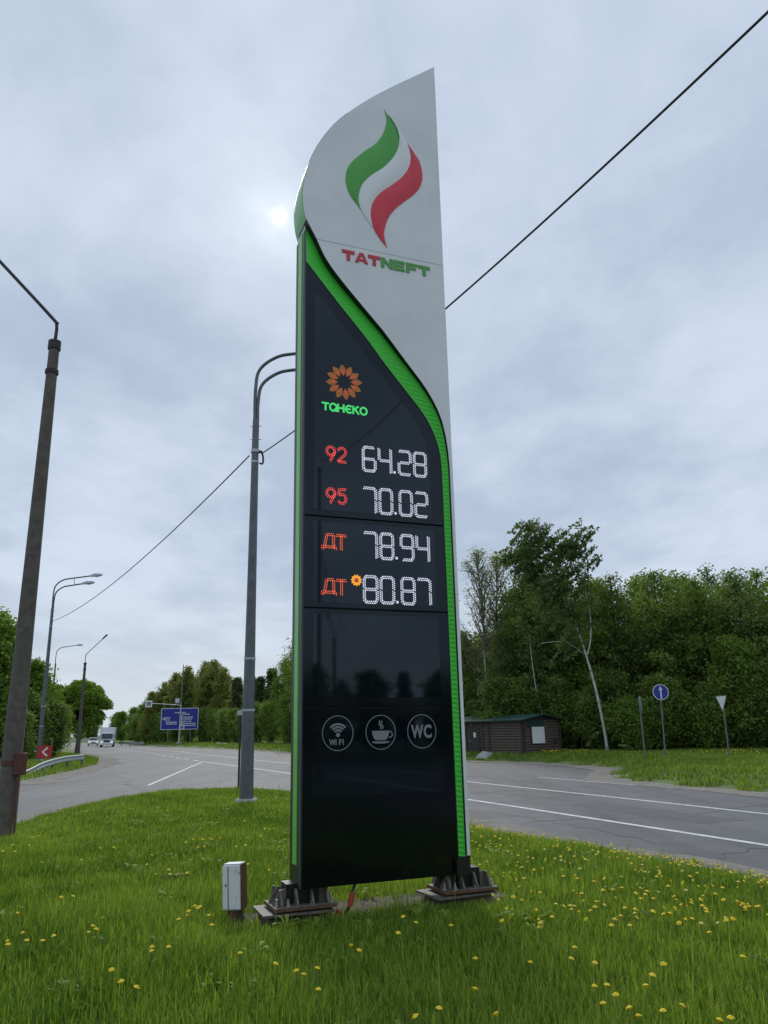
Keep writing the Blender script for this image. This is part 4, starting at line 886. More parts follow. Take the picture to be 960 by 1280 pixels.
# ------------------------------------------------------------------ trees
def leaves(rng, C, size, aspect=1.6, flat=.4):
    n = len(C); d = rng.normal(size=(n, 3)); d /= np.linalg.norm(d, axis=1)[:, None]
    nr = rng.normal(size=(n, 3)); nr[:, 2] = np.abs(nr[:, 2]) + flat; nr /= np.linalg.norm(nr, axis=1)[:, None]
    a = np.cross(nr, d); a /= np.linalg.norm(a, axis=1)[:, None] + 1e-9; b_ = np.cross(nr, a)
    s = size * rng.uniform(.6, 1.25, size=(n, 1)); a = a * s * aspect / 2; b_ = b_ * s / 2
    V = np.stack([C - a, C + b_, C + a, C - b_], 1).reshape(-1, 3); return V, np.arange(4 * n).reshape(-1, 4)
def grow(seed, H, R, base=.18, n_limb=46, per=9, leaf=.17, nl=14000, trunk_r=.14, prof=None, lean=(0, 0), sig=.38, bark='bark', leafm='leaf_wood', up=.55, wind=None, droop=0, aspect=1.6, hang=0.0, thin_top=0, twigs=4):
    rng = np.random.default_rng(seed); prof = prof or (lambda t: math.sin(math.pi * min(1, (t * .82 + .18))) ** .7)
    zs = np.linspace(0, 1, 12); wb = rng.normal(0, .10, (12, 2)).cumsum(0) * .5
    TP = np.stack([wb[:, 0] + lean[0] * zs ** 1.3 * H, wb[:, 1] + lean[1] * zs ** 1.3 * H, zs * H * .97], 1); TP[0, 2] = -.3; TP[0, :2] = 0
    mb = MB(); mb.tube([tuple(p) for p in TP], [trunk_r * (1.15 - 1.05 * z) + .012 for z in zs], 7)
    C = []
    for i in range(n_limb):
        t = base + (1 - base) * (i + rng.uniform(0, 1)) / n_limb; p = np.array([np.interp(t, zs, TP[:, k]) for k in range(3)])
        az = i * 2.4 + rng.uniform(-.5, .5); L_ = R * prof((t - base) / (1 - base)) * rng.uniform(.65, 1.12)
        dr = np.array([math.cos(az), math.sin(az), up * rng.uniform(.5, 1.5)]); dr /= np.linalg.norm(dr)
        pts = [p]
        for k in range(1, 5):
            q = p + dr * L_ * k / 4; q[2] += .10 * L_ * (k / 4) ** 2 - droop * L_ * (k / 4) ** 2
            if wind is not None: q = q + np.array(wind) * (k / 4) ** 2 * L_
            pts.append(q)
        mb.tube([tuple(q) for q in pts], [trunk_r * .34 * (1 - .8 * k / 4) + .006 for k in range(5)], 4, False)
        for j in range(per):
            f = rng.uniform(.35, 1.05); q = np.array([np.interp(f, np.linspace(0, 1, 5), [v[k] for v in pts]) for k in range(3)])
            e = q + rng.normal(0, .25 * L_ * .5, 3) * np.array([1, 1, .7]); e[2] -= hang * rng.uniform(0, 1)
            if j < twigs: mb.tube([tuple(q), tuple((q + e) / 2 + rng.normal(0, .05, 3)), tuple(e)], [.018, .013, .008], 3, False)
            C.append(e)
    C = np.array(C); wgt = np.ones(len(C))
    if thin_top: wgt = np.clip(1.25 - thin_top * (C[:, 2] / H) ** 3, .1, 1)
    idx = rng.choice(len(C), nl, p=wgt / wgt.sum()); X = C[idx] + rng.normal(0, sig, (nl, 3)) * np.array([1, 1, .75])
    if hang:
        st = rng.uniform(0, 1, nl)
        X[:, 2] -= st * hang
        if wind is not None: X[:, :2] += np.array(wind)[:2] * (st * hang * 1.0)[:, None]
    X[:, 2] = np.maximum(X[:, 2], .12)
    V, F = leaves(rng, X, leaf, aspect)
    return mb, np_mesh('crown', V, F, M[leafm]), M[bark]
def make_tree(name, args, bark_m=None):
    mb, cm, bmx = grow(**args); t = empty(name); mb.build('trunk', bmx, t, True); link('crown', cm, t); return t
PROTO = {}
def proto(key, name, **a): PROTO[key] = (make_tree(name, a), [False])
def put_tree(key, x, y, z, s, rz, label, cat='tree', group=None, sz=None):
    p, used = PROTO[key]; o = copy_tree(p) if used[0] else p; used[0] = True
    o.location = (x, y, z); o.rotation_euler = (0, 0, rz); o.scale = (s, s, sz or s); tag(o, label, cat, group)
    if not group and 'group' in o: del o['group']
    return o
proto('w1', 'broadleaf_tree', seed=1, H=11.5, R=2.7, base=.08, n_limb=60, nl=15000, leaf=.13, thin_top=1.2, sig=.27)
proto('w2', 'broadleaf_tree', seed=2, H=12.5, R=2.4, base=.10, n_limb=62, nl=14000, leaf=.125, thin_top=1.22, sig=.26)
proto('w3', 'broadleaf_tree', seed=3, H=10.5, R=3.0, base=.06, n_limb=50, nl=16000, leaf=.13, leafm='leaf_birch', thin_top=1.18, sig=.28)
proto('w4', 'broadleaf_tree', seed=4, H=12.0, R=2.2, base=.12, n_limb=54, nl=10000, leaf=.12, leafm='leaf_birch', thin_top=1.22, sig=.24)
proto('wl', 'aspen_tree', seed=24, H=11.6, R=2.3, base=.10, n_limb=58, nl=11000, leaf=.125, leafm='leaf_bush', thin_top=1.2, sig=.25, twigs=6)
proto('bush', 'shrub', seed=5, H=2.6, R=1.5, base=.03, n_limb=26, nl=6500, leaf=.11, trunk_r=.04, leafm='leaf_bush', up=1.0, sig=.26)
proto('bush2', 'shrub', seed=15, H=4.2, R=1.7, base=.02, n_limb=30, nl=8500, leaf=.12, trunk_r=.05, leafm='leaf_wood', up=1.1, sig=.28)
proto('light', 'young_tree', seed=6, H=5.6, R=1.8, base=.04, n_limb=40, nl=11000, leaf=.12, trunk_r=.06, leafm='leaf_bush', up=.9, sig=.26)
proto('bare', 'bare_tree', seed=7, H=14.5, R=2.9, base=.20, n_limb=70, per=14, nl=3600, leaf=.085, trunk_r=.13, leafm='leaf_olive', up=1.7, sig=.25, twigs=14, bark='bark_pale')
proto('olive', 'aspen_tree', seed=8, H=11.5, R=2.2, base=.08, n_limb=54, nl=10500, leaf=.20, leafm='leaf_olive', thin_top=1.22, sig=.26, twigs=6)
proto('far', 'broadleaf_tree', seed=9, H=11, R=3.2, base=.06, n_limb=44, nl=10000, leaf=.30, leafm='leaf_maple', sig=.45)
proto('pine', 'pine_tree', seed=10, H=11, R=1.9, base=.2, n_limb=48, nl=9000, leaf=.26, leafm='needle', up=.15, aspect=2.2, prof=lambda t: (1.02 - t) ** .8, sig=.26)
proto('left', 'maple_tree', seed=11, H=10.5, R=4.6, base=.08, n_limb=60, nl=17000, leaf=.26, leafm='leaf_left', sig=.42, prof=lambda t: max(.25, 1 - t * .75))
def willow_proto():
    rng = np.random.default_rng(12); t = empty('willow_tree'); b = MB(); b.tube([(0, 0, -.3), (.1, 0, 1.2), (0, .1, 2.6), (.1, 0, 4.5)], [.28, .24, .20, .12], 8)
    C = []; lob = [(0, 0, 5.9, 1.75), (.9, -.4, 5.6, 1.5), (-1.0, .3, 5.5, 1.5), (.3, -1.2, 5.3, 1.4), (-.4, 1.2, 5.4, 1.4)]
    for i in range(15): a = i * 2.4; r = 1.75 + .35 * math.sin(i * 1.7); lob.append((r * math.cos(a), r * math.sin(a), 4.6 - .09 * i + .5 * math.sin(i * 2.9), 1.05 + .2 * math.cos(i * 1.3)))
    for i in range(8): a = i * .785 + .3; lob.append((1.5 * math.cos(a), 1.5 * math.sin(a), 2.6 + .3 * math.sin(i * 2.1), .85))
    for x, y, z, r in lob:
        b.tube([(0, 0, 2.4), (x * .5, y * .5, (z + 2.6) * .5 + .3), (x, y, z)], [.10, .06, .03], 5, False)
        n = int(1150 * r * r); d = rng.normal(size=(n, 3)); d /= np.linalg.norm(d, axis=1)[:, None]; d[:, 2] = np.where(d[:, 2] < -.35, -d[:, 2], d[:, 2])
        C.append(np.array([x, y, z]) + d * r * (rng.uniform(.55, 1.0, (n, 1)) ** .5) * np.array([1, 1, .85]) * (1 + .10 * np.sin(d[:, :1] * 9 + x) * np.cos(d[:, 1:2] * 8 + y)))
    b.build('trunk', M['bark'], t, True); C = np.concatenate(C); V, F = leaves(rng, C, .13, 2.4, .5); link('crown', np_mesh('crown', V, F, M['leaf_maple']), t); return t
PROTO['mop'] = (willow_proto(), [False])

WG = 'trees of the wood beyond the road'
rs = random.Random(77)
# front rank of the wood on the right
spots = [(24.5, 47, 'wl', .98), (21.9, 48.5, 'w3', 1.02), (19.4, 48.6, 'wl', .90), (17.2, 49.6, 'w1', .98), (15.0, 50.2, 'w4', .93), (13.4, 50.6, 'wl', .94), (10.1, 53.2, 'w2', .98), (9.9, 55.0, 'w3', 1.12), (5.6, 57, 'w1', .74), (27, 46, 'w2', .9),
         (25, 52, 'wl', 1.0), (22.5, 53.5, 'w4', 1.02), (20, 53.2, 'w3', 1.1), (17.6, 54.2, 'wl', 1.0), (15.2, 54.6, 'w1', 1.02), (12.8, 55, 'w4', 1.0), (10.4, 57, 'w1', 1.05), (9.6, 60, 'w4', 1.0), (5.6, 63, 'w3', .85),
         (26, 58, 'w3', 1.12), (22.8, 58.5, 'w1', 1.08), (19.3, 59, 'w2', 1.02), (16, 60, 'w3', 1.15), (12.5, 61, 'w1', 1.10)]
FRONT = ['wood tree at the right picture edge, beyond the white triangle sign', 'wood tree rising behind the lighter green young tree', 'front wood tree seen right above the white triangle sign', 'front wood tree between the triangle sign and the blue arrow sign', 'front wood tree rising straight behind the blue arrow sign', 'front wood tree directly right of the leaning birch', 'dark tree rising behind the right end of the cabin roof', 'dark tree behind the middle of the cabin', 'dark tree beside the right edge of the pylon above the cabin']
for i, (x, y, k, s) in enumerate(spots):
    put_tree(k, x, y, gz(x, y), s, rs.uniform(0, 6.28), FRONT[i] if i < 9 else 'dark green tree deeper in the wood, half hidden by the front trees', group=WG)
for x, y, k, s in ((-1.5, 70, 'w1', 1.0), (-4.5, 77, 'w3', 1.0), (-6.0, 84, 'w2', 1.05), (-8.7, 90, 'wl', 1.2), (-10.8, 97, 'wl', 1.1), (-13.2, 103, 'wl', .95), (-4.5, 90, 'w1', 1.2), (-9, 103, 'w4', 1.15)):
    put_tree(k, x, y, gz(x, y), s, rs.uniform(0, 6.28), 'dark green broadleaf tree seen between the tall lamp and the pylon', group='trees between lamp and pylon')
for x, y, k, s in ((-16, 112, 'pine', .92), (-18.5, 117, 'pine', .85), (-20.5, 121, 'olive', .85), (-23.5, 126, 'pine', .9), (-14.5, 118, 'pine', 1.05), (-24.8, 131, 'olive', .9)):
    put_tree(k, x, y, gz(x, y), s, rs.uniform(0, 6.28), 'tree of the mixed belt right of the blue direction board', group='trees right of the blue board')
for x, y, k, s in ((-28, 138, 'olive', 1.1), (-31, 141, 'olive', 1.25), (-33.5, 144, 'w4', 1.2), (-36.5, 147, 'olive', 1.2), (-40, 150, 'olive', 1.12), (-43.5, 155, 'olive', 1.0), (-46.5, 160, 'far', .85), (-34, 152, 'olive', 1.3), (-40, 160, 'olive', 1.2), (-30, 150, 'far', .8), (-38.2, 146.5, 'olive', .95), (-45, 153, 'olive', .85), (-29.5, 140, 'w4', 1.1), (-32.2, 141, 'olive', 1.0)):
    put_tree(k, x, y, gz(x, y), s, rs.uniform(0, 6.28), 'olive green tree behind the blue direction board', group='trees behind the blue board')
for x, y, s in ((-52, 172, .72), (-58, 185, .70), (-66, 200, .66), (-75, 222, .70), (-90, 245, .8), (-100, 262, .85), (-112, 280, .9), (-60, 205, .9), (-50, 190, .95), (-126, 300, .9), (-140, 300, .9)):
    put_tree('far', x, y, -.2, s, rs.uniform(0, 6.28), 'distant tree at the vanishing end of the road', group='trees at the far end of the road')
# low shrubs along the wood edge
for i in range(30):
    f = i / 29; x = 27 - 20.5 * f + rs.uniform(-.4, .4); y = 43.6 + 4.6 * f + rs.uniform(-.7, .9) + (2.0 if f > .78 else 0)
    if 7.0 < x < 11.2: y = max(y, 51)
    if 11.2 <= x < 13.4: y = max(y, 48.4)
    k = 'bush2' if rs.random() < .6 else 'bush'; put_tree(k, x, y, gz(x, y), rs.uniform(.75, 1.15), rs.uniform(0, 6.28), 'green shrub in the undergrowth along the foot of the wood', 'shrub', 'shrubs along the foot of the wood')
for i in range(16):
    x = 8 + 1.7 * i + rs.uniform(-.5, .5); y = 60 + rs.uniform(0, 4) - .25 * i; put_tree('bush2', x, y, gz(x, y), rs.uniform(1.5, 1.9), rs.uniform(0, 6.28), 'shadowed shrub deep under the wood', 'shrub', 'shrubs deep in the wood')
for x, y, s in ((-20, 112.5, 1.0), (-24, 120, 1.1), (-12, 99, 1.3), (-9.6, 94, 1.3), (-28, 132, 1.2), (-38, 144, 1.2), (-15.5, 107, 1.2), (-43, 151, 1.2), (-48, 160, 1.2), (-31, 136, 1.3), (-34.5, 140, 1.2), (-26, 127, 1.2), (-22, 117, 1.1), (-18, 110, 1.2), (-52, 168, 1.3), (-40.5, 147, 1.3)):
    put_tree('bush2', x, y, gz(x, y), s, rs.uniform(0, 6.28), 'green shrub on the far roadside between lamp and truck', 'shrub', 'shrubs on the far roadside')
put_tree('light', 20.0, 45.0, gz(20, 45), 1.08, .4, 'lighter green young tree at the wood edge beside the white triangle sign')
put_tree('bare', 6.9, 55.4, gz(6.7, 56), .97, .2, 'nearly bare tree with fine pale twigs beside the pylon')
put_tree('bare', 7.9, 56.4, gz(8, 57), .96, 2.2, 'second sparse twiggy tree right behind the bare one')
# left side
put_tree('left', -30.5, 60, .1, 1.0, .3, 'tall leafy maple rising behind the left concrete pole')
put_tree('left', -25.5, 57, .1, .62, 2.1, 'smaller maple filling the gap behind the guardrail lamp')
put_tree('left', -37, 66, .1, .9, 4.0, 'leafy maple at the far left edge behind the concrete pole')
put_tree('mop', -32.6, 85, .0, 1.0, .8, 'rounded bushy willow with drooping crown behind the dark lamp pole')
put_tree('mop', -36.0, 86, .0, .95, 3.0, 'second rounded willow left of the drooping one')
for x, y, s, l in ((-23.6, 57, .85, 'leafy shrub right of the red chevron board'), (-27.5, 66, 1.0, 'shrub under the rounded willow'), (-24.0, 54, 1.0, 'shrub left of the red chevron board behind the lamp'), (-27.5, 58, 1.3, 'large shrub under the maple'), (-23.0, 50.5, .7, 'low shrub in the grass behind the guardrail')):
    put_tree('bush2', x, y, .08, s, rs.uniform(0, 6.28), l, 'shrub')
# wood behind the viewer, mirrored in the display
for i in range(20):
    a = -.60 + i * .056; r_ = 50 + rs.uniform(-3, 4); x, y = r_ * math.cos(-.75 + a * .9 - .0), r_ * math.sin(-.75 + a * .9)
    put_tree(('far', 'w3', 'far', 'w3', 'far', 'pine', 'far')[i % 7], x, y, -.3, rs.uniform(.52, .66), rs.uniform(0, 6.28), 'tree of the dark treeline mirrored in the black display', group='trees mirrored in the display')

# the leaning birch
def birch():
    t = empty('birch_tree', (12.45, 46.6, gz(12.4, 46.6))); tag(t, 'wind-blown birch with a pale leaning forked trunk at the wood edge', 'tree')
    A_ = catmull([(.02, 0, -.3), (-.05, 0, 1.2), (-.35, 0, 3.6), (-.75, 0, 5.6), (-1.15, .1, 7.3), (-1.6, .2, 9.2), (-2.1, .2, 11.2), (-2.2, .2, 12.6)], 5)
    b = MB(); n = len(A_); b.tube(A_, [.088 * (1 - i / n) ** 1.1 + .010 for i in range(n)], 8)
    B_ = catmull([(-.72, 0, 5.4), (-.45, -.1, 6.2), (-.30, -.1, 7.6), (-.42, 0, 9.4), (-.7, .1, 11.4), (-.9, .1, 12.8)], 5); n = len(B_); b.tube(B_, [.042 * (1 - i / n) + .010 for i in range(n)], 7)
    for P in ([(-.75, 0, 5.5), (-1.6, -.2, 6.1), (-2.2, -.3, 6.3), (-3.4, -.4, 6.2)], [(-1.9, -.2, 6.25), (-2.2, -.3, 6.7)], [(-3.0, -.2, 9.0), (-3.9, -.3, 10.2), (-4.4, -.3, 10.6)]): b.tube(catmull(P, 4), .016, 5)
    b.build('trunk', M['birch_bark'], t, True)
    rng = np.random.default_rng(21); C = []; tw = MB()
    C1 = catmull([(-1.15, .1, 7.3), (-2.2, 0, 9.3), (-3.3, .1, 10.9), (-4.5, 0, 11.9)], 6); C2 = catmull([(-1.6, .2, 9.2), (-2.3, -.2, 11.2), (-2.7, 0, 12.6), (-2.9, 0, 13.4)], 6); C3 = catmull([(-.45, 0, 8.6), (-.1, .3, 10.2), (-.1, .2, 11.6), (-.35, 0, 12.7)], 6)
    for K_ in (C1, C2, C3): tw.tube(K_, [.035 * (1 - i / len(K_)) + .010 for i in range(len(K_))], 5)
    for i in range(330):
        base_ = (A_, B_, C1, C2, C3, C1)[i % 6]; f = rng.uniform(.45, 1) if base_ in (A_, B_) else rng.uniform(.15, 1); p = np.array(base_[int(f * (len(base_) - 1))])
        L_ = rng.uniform(.35, 1.5); az = rng.uniform(0, 6.28); dr = np.array([math.cos(az) - .35, math.sin(az), rng.uniform(-.1, .9)]); dr /= np.linalg.norm(dr)
        q = p + dr * L_; e = q + np.array([-.55, 0, -.10]) * rng.uniform(.4, 1.1); tw.tube([tuple(p), tuple((p + q) / 2 + rng.normal(0, .06, 3)), tuple(q), tuple(e)], [.016, .012, .009, .005], 3, False)
        for k in range(2):
            s0 = q * (1 - k / 2) + e * k / 2 + rng.normal(0, .10, 3); ln = rng.uniform(.5, 1.25); dn = np.array([-.70, rng.normal(0, .18), rng.uniform(-.95, -.25)])
            m_ = int(27 * ln); st = rng.uniform(0, 1, m_)[:, None]; C.append(s0 + dn * ln * st + rng.normal(0, .05, (m_, 3)))
    tw.build('twigs', M['bark'], t, True)
    C = np.concatenate(C); V, F = leaves(rng, C, .12, 1.9, .1); link('crown', np_mesh('crown', V, F, M['leaf_birch']), t)
birch()
for x, y, s in ((10.2, 51.5, .9), (7.4, 53.0, .66)):
    put_tree('w4', x, y, gz(x, y), s, rs.uniform(0, 6), 'dark green tree deeper in the wood, half hidden by the front trees', group=WG)
def snag(x, y, P, r, label):
    o = MB().tube(catmull(P, 5), [r * (1 - .6 * k / (5 * (len(P) - 1))) for k in range(5 * (len(P) - 1) + 1)], 6).build('tree_stem', M['birch_bark'], None, True); o.location = (x, y, gz(x, y)); tag(o, label, 'tree stem')
snag(9.9, 50.3, [(.1, 0, -.2), (-.1, 0, 1.5), (-.5, 0, 3.2), (-.7, 0, 5.5), (-.75, 0, 7.2)], .05, 'thin pale leaning stem between the cabin and the birch')
snag(6.9, 49.0 + 4, [(.2, 0, -.2), (0, 0, 2.0), (-.3, 0, 4.6), (-.4, 0, 6.5)], .06, 'thin grey stem rising behind the cabin roof')

# ------------------------------------------------------------------ grass
def blades(name, pts, zfun, hfun, wid, m, seed, lean=.45, dry=.04):
    rng = np.random.default_rng(seed); n = len(pts); x, y = pts[:, 0], pts[:, 1]; z = zfun(x, y)
    h = hfun(x, y, rng) * rng.uniform(.55, 1.35, n); az = rng.uniform(0, 6.28, n); ln = np.abs(rng.normal(0, lean, n)) * h; la = az + rng.normal(1.57, .5, n)
    wv = wid * rng.uniform(.6, 1.3, n) if not hasattr(wid, '__len__') else wid * rng.uniform(.6, 1.3, n)
    dx, dy = np.cos(az) * wv / 2, np.sin(az) * wv / 2; lx, ly = np.cos(la) * ln, np.sin(la) * ln
    V = np.zeros((n, 5, 3))
    V[:, 0] = np.stack([x - dx, y - dy, z - .02], 1); V[:, 1] = np.stack([x + dx, y + dy, z - .02], 1)
    V[:, 2] = np.stack([x - dx * .85 + lx * .35, y - dy * .85 + ly * .35, z + h * .6], 1); V[:, 3] = np.stack([x + dx * .85 + lx * .35, y + dy * .85 + ly * .35, z + h * .6], 1)
    V[:, 4] = np.stack([x + lx, y + ly, z + h * np.sqrt(np.clip(1 - (ln / h) ** 2 * .5, .2, 1))], 1)
    b_ = np.arange(n)[:, None] * 5; F = np.concatenate([b_ + [0, 1, 3], b_ + [0, 3, 2], b_ + [2, 3, 4]], 1).reshape(-1, 3)
    patch = .5 + .38 * wob(x * .8 + 3, y * .8) + .2 * wob(x * 2.7, y * 2.4 + 1); tint = np.clip(patch * .75 + rng.uniform(-.35, .45, n), 0, 1); tint[rng.random(n) < dry] = 1.0
    o = link(name, np_mesh(name, V.reshape(-1, 3), F, m, True, ('tint', np.repeat(tint, 5)))); return o
def feet_mask(x, y):
    c, s = math.cos(SR), math.sin(SR); u = (x - SA[0]) * c + (y - SA[1]) * s; v = -(x - SA[0]) * s + (y - SA[1]) * c
    f = np.ones(x.shape)
    for cx in (.03, 1.65): f = np.where((np.abs(u - cx) < .37) & (v > -.04) & (v < .44), 0, f)
    f = np.where((np.abs(u - .8) < 1.35) & (v > .12) & (v < .56), f * .16, f); return f
def sample(dens, box, seed, keepf):
    rng = np.random.default_rng(seed); x0, y0, x1, y1 = box; n = int((x1 - x0) * (y1 - y0) * dens); P = np.stack([rng.uniform(x0, x1, n), rng.uniform(y0, y1, n)], 1)
    k = keepf(P[:, 0], P[:, 1]); return P[rng.random(n) < k]
def wedge(x, y): return (np.abs(x) < .60 * y + 1.3)
def lawn_keep(x, y):
    d = seg_dist(x, y, LAWN) + .22 * np.sin(x * 3.1 + 2 * np.sin(y * 2.3)) + .12 * np.sin(x * 9 + y * 7)
    return wedge(x, y) * np.clip(.06 * (d > -.35) + sm((d + .05) / .5), 0, 1) * feet_mask(x, y)
def hgt(x, y, rng):
    h = .125 + .050 * wob(x * 1.1, y * 1.1 + 4) + .03 * wob(x * 3.3, y * 2.9); c, s = math.cos(SR), math.sin(SR); v = -(x - SA[0]) * s + (y - SA[1]) * c; u = (x - SA[0]) * c + (y - SA[1]) * s
    near = (np.abs(u - .8) < 1.6) & (np.abs(v - .1) < .75); return np.clip(np.where(near, h * .72, h), .05, .24)
ps = [sample(2900, (-6.5, 3.6, 6.5, 8.0), 31, lawn_keep), sample(1900, (-8.5, 8.0, 6.5, 13), 32, lawn_keep), sample(1000, (-9, 13, 4, 25.5), 33, lawn_keep)]
pts = np.concatenate(ps); wd = np.interp(pts[:, 1], [4, 8, 14, 25], [.0075, .009, .013, .019])
tag(blades('lawn_grass', pts, lawn_z, hgt, wd, M['blade'], 34), 'lush green grass of the lawn around the pylon', 'grass', kind='stuff')
# a few taller seed stalks and broad leaves among the grass
p2 = sample(7, (-8.5, 4, 6, 24), 35, lawn_keep)
tag(blades('tall_grass', p2, lawn_z, lambda x, y, r: np.full(len(x), .30), .006, M['blade_far'], 36, .25), 'scattered taller pale grass stalks in the lawn', 'grass', kind='stuff')
def far_keep(x, y): return ((np.abs(x) < .62 * y + 2) & (seg_dist(x, y, FAR) > .35 + .4 * np.sin(x * 2.1 + 2 * np.sin(y * 1.7)))) * 1.0
pf = sample(120, (4, 20, 32, 52), 41, far_keep)
tag(blades('verge_grass', pf, far_z, lambda x, y, r: np.full(len(x), .16) + .05 * wob(x, y), .045, M['blade_far'], 42), 'rough grass on the right verge in front of the wood', 'grass', kind='stuff')
pf = sample(60, (-40, 26, -10, 72), 43, lambda x, y: (seg_dist(x, y, LEFT) > .4) * 1.0)
tag(blades('left_grass', pf, left_z, lambda x, y, r: np.full(len(x), .18), .05, M['blade_far'], 44), 'rough grass on the left verge behind the guardrail', 'grass', kind='stuff')
pf = sample(14, (-60, 60, 4, 170), 45, lambda x, y: ((seg_dist(x, y, FAR) > .3) & (seg_dist(x, y, FAR) < 9)) * 1.0)
tag(blades('roadside_grass', pf, far_z, lambda x, y, r: np.full(len(x), .22), .10, M['blade_far'], 46), 'grass strip along the far roadside', 'grass', kind='stuff')

# ------------------------------------------------------------------ dandelions
def dandelion_meshes():
    out = []
    for k in range(3):
        rng = np.random.default_rng(50 + k); n = 14; V = [(0, 0, .008)]; F = []
        for ring_, (r_, z) in enumerate(((.008, .007), (.014, .003), (.020, -.001))):
            for i in range(n):
                a = 2 * math.pi * (i + .5 * ring_) / n; rr = r_ * rng.uniform(.85, 1.12); V.append((rr * math.cos(a), rr * math.sin(a), z + rng.uniform(-.0012, .0012)))
        for i in range(n): F.append((0, 1 + i, 1 + (i + 1) % n))
        for q in range(2):
            for i in range(n):
                a, c = 1 + q * n + i, 1 + q * n + (i + 1) % n; d, e = 1 + (q + 1) * n + i, 1 + (q + 1) * n + (i + 1) % n; F += [(a, d, c), (c, d, e)]
        V.append((0, 0, -.012)); F += [(1 + 2 * n + (i + 1) % n, 1 + 2 * n + i, len(V) - 1) for i in range(n)]
        out.append(np_mesh('flower_head', V, F, M['dand_pale'] if k == 2 else M['dand'], False))
    return out
DH = dandelion_meshes()
st = MB().tube([(0, 0, -.03), (.006, 0, .4), (0, .004, .985)], [.004, .0032, .003], 4, False); _s = st.build('stem', M['stem']); SM = _s.data; bpy.data.objects.remove(_s)
UPM = Matrix((XC, YC, UPC))
def pix(px, py, z=.12):
    d = UPM @ Vector((px - 480, 640 - py, -975)); t = (z - 1.6) / d.z; return d.x * t, d.y * t
DL = 'yellow dandelion in bloom in the lawn grass'
def dandelion(x, y, h, k, tilt):
    z = float(lawn_z(np.array([[x]]), np.array([[y]]))[0, 0])
    t = empty('dandelion', (x, y, z)); tag(t, 'pale half-open dandelion in the lawn grass' if k == 2 else DL, 'dandelion', 'pale dandelions in the lawn' if k == 2 else 'yellow dandelions in the lawn')
    s = bpy.data.objects.new('stem', SM); COL.objects.link(s); s.parent = t; s.scale = (1, 1, h)
    f = bpy.data.objects.new('flower_head', DH[k]); COL.objects.link(f); f.parent = t; f.location = (0, 0, h); f.rotation_euler = (tilt[0], tilt[1], tilt[2]); sc = .98 if k < 2 else .85; f.scale = (sc, sc, sc * 1.2)
# main flowers of the photograph, put on the lawn where they grow
FLOW = [(9, 1190), (33, 1181), (53, 1179), (66, 1178), (9, 1177), (27, 1176), (110, 1172), (116, 1165), (120, 1170), (139, 1221), (151, 1231), (171, 1236), (210, 1195), (223, 1152), (235, 1145), (247, 1142), (261, 1147), (300, 1195), (189, 1195), (190, 1186), (243, 1138), (265, 1160), (234, 1146), (22, 1143), (76, 1130), (128, 1148), (250, 1134),
        (397, 1221), (398, 1247), (439, 1181), (449, 1190), (380, 1225), (370, 1216), (345, 1214), (564, 1164), (594, 1199), (663, 1207), (675, 1164), (520, 1152), (504, 1150), (498, 1171), (549, 1270), (620, 1273), (519, 1270), (594, 1241), (715, 1207), (719, 1193), (744, 1203), (743, 1233), (760, 1240), (771, 1257), (754, 1259), (787, 1271), (798, 1269), (807, 1234), (817, 1227), (831, 1219), (853, 1254), (830, 1272), (913, 1271), (900, 1277), (929, 1200), (887, 1171), (850, 1165), (909, 1162), (676, 1165), (695, 1133), (713, 1142), (714, 1138), (745, 1143), (754, 1118), (722, 1105), (743, 1108), (728, 1128), (767, 1121), (778, 1112), (801, 1115), (796, 1125), (817, 1144), (830, 1150), (818, 1150), (866, 1150), (884, 1147), (905, 1130), (923, 1136), (933, 1142), (947, 1143), (949, 1136), (938, 1142), (895, 1120), (905, 1122), (872, 1093), (950, 1116), (609, 1085), (625, 1049), (619, 1046), (640, 1060), (648, 1072), (595, 1052), (600, 1059), (608, 1066), (668, 1095), (655, 1102),
        (40, 1047), (48, 1045), (15, 1061), (3, 1069), (18, 1067), (125, 1063), (142, 1061), (144, 1060), (232, 1057), (241, 1055), (253, 1057), (255, 1063), (247, 1062), (262, 1056), (265, 1053), (275, 1054), (331, 1039), (337, 1040), (343, 1041), (326, 1048), (295, 1067), (195, 1095), (211, 1092), (212, 1099), (233, 1094), (183, 1089), (190, 1070), (101, 1079), (91, 1129), (52, 1081), (336, 1094), (310, 1088)]
rd = random.Random(5); spots_d = []
for px, py in FLOW:
    x, y = pix(px, py, .13); spots_d.append((x, y))
n0 = len(spots_d); tries = 0
while len(spots_d) < n0 + 150 and tries < 4000:                       # the thicker drift of flowers towards the road on the right
    tries += 1; x = rd.uniform(.8, 5.2); y = rd.uniform(6.2, 15.0)
    if rd.random() < (.9 if x > 1.6 else .35) and float(seg_dist(np.array([x]), np.array([y]), LAWN)[0]) > .25: spots_d.append((x, y))
while len(spots_d) < n0 + 175:
    x = rd.uniform(-7, 0); y = rd.uniform(9, 23)
    if float(seg_dist(np.array([x]), np.array([y]), LAWN)[0]) > .3: spots_d.append((x, y))
fm = feet_mask(np.array([p[0] for p in spots_d]), np.array([p[1] for p in spots_d]))
for i, (x, y) in enumerate(spots_d):
    if fm[i] < .5: continue
    k = 2 if (i >= n0 and rd.random() < .25) else rd.randrange(2)
    dandelion(x, y, rd.uniform(.13, .20), k, (rd.uniform(-.1, .55), rd.uniform(-.3, .3), rd.uniform(0, 6.28)))
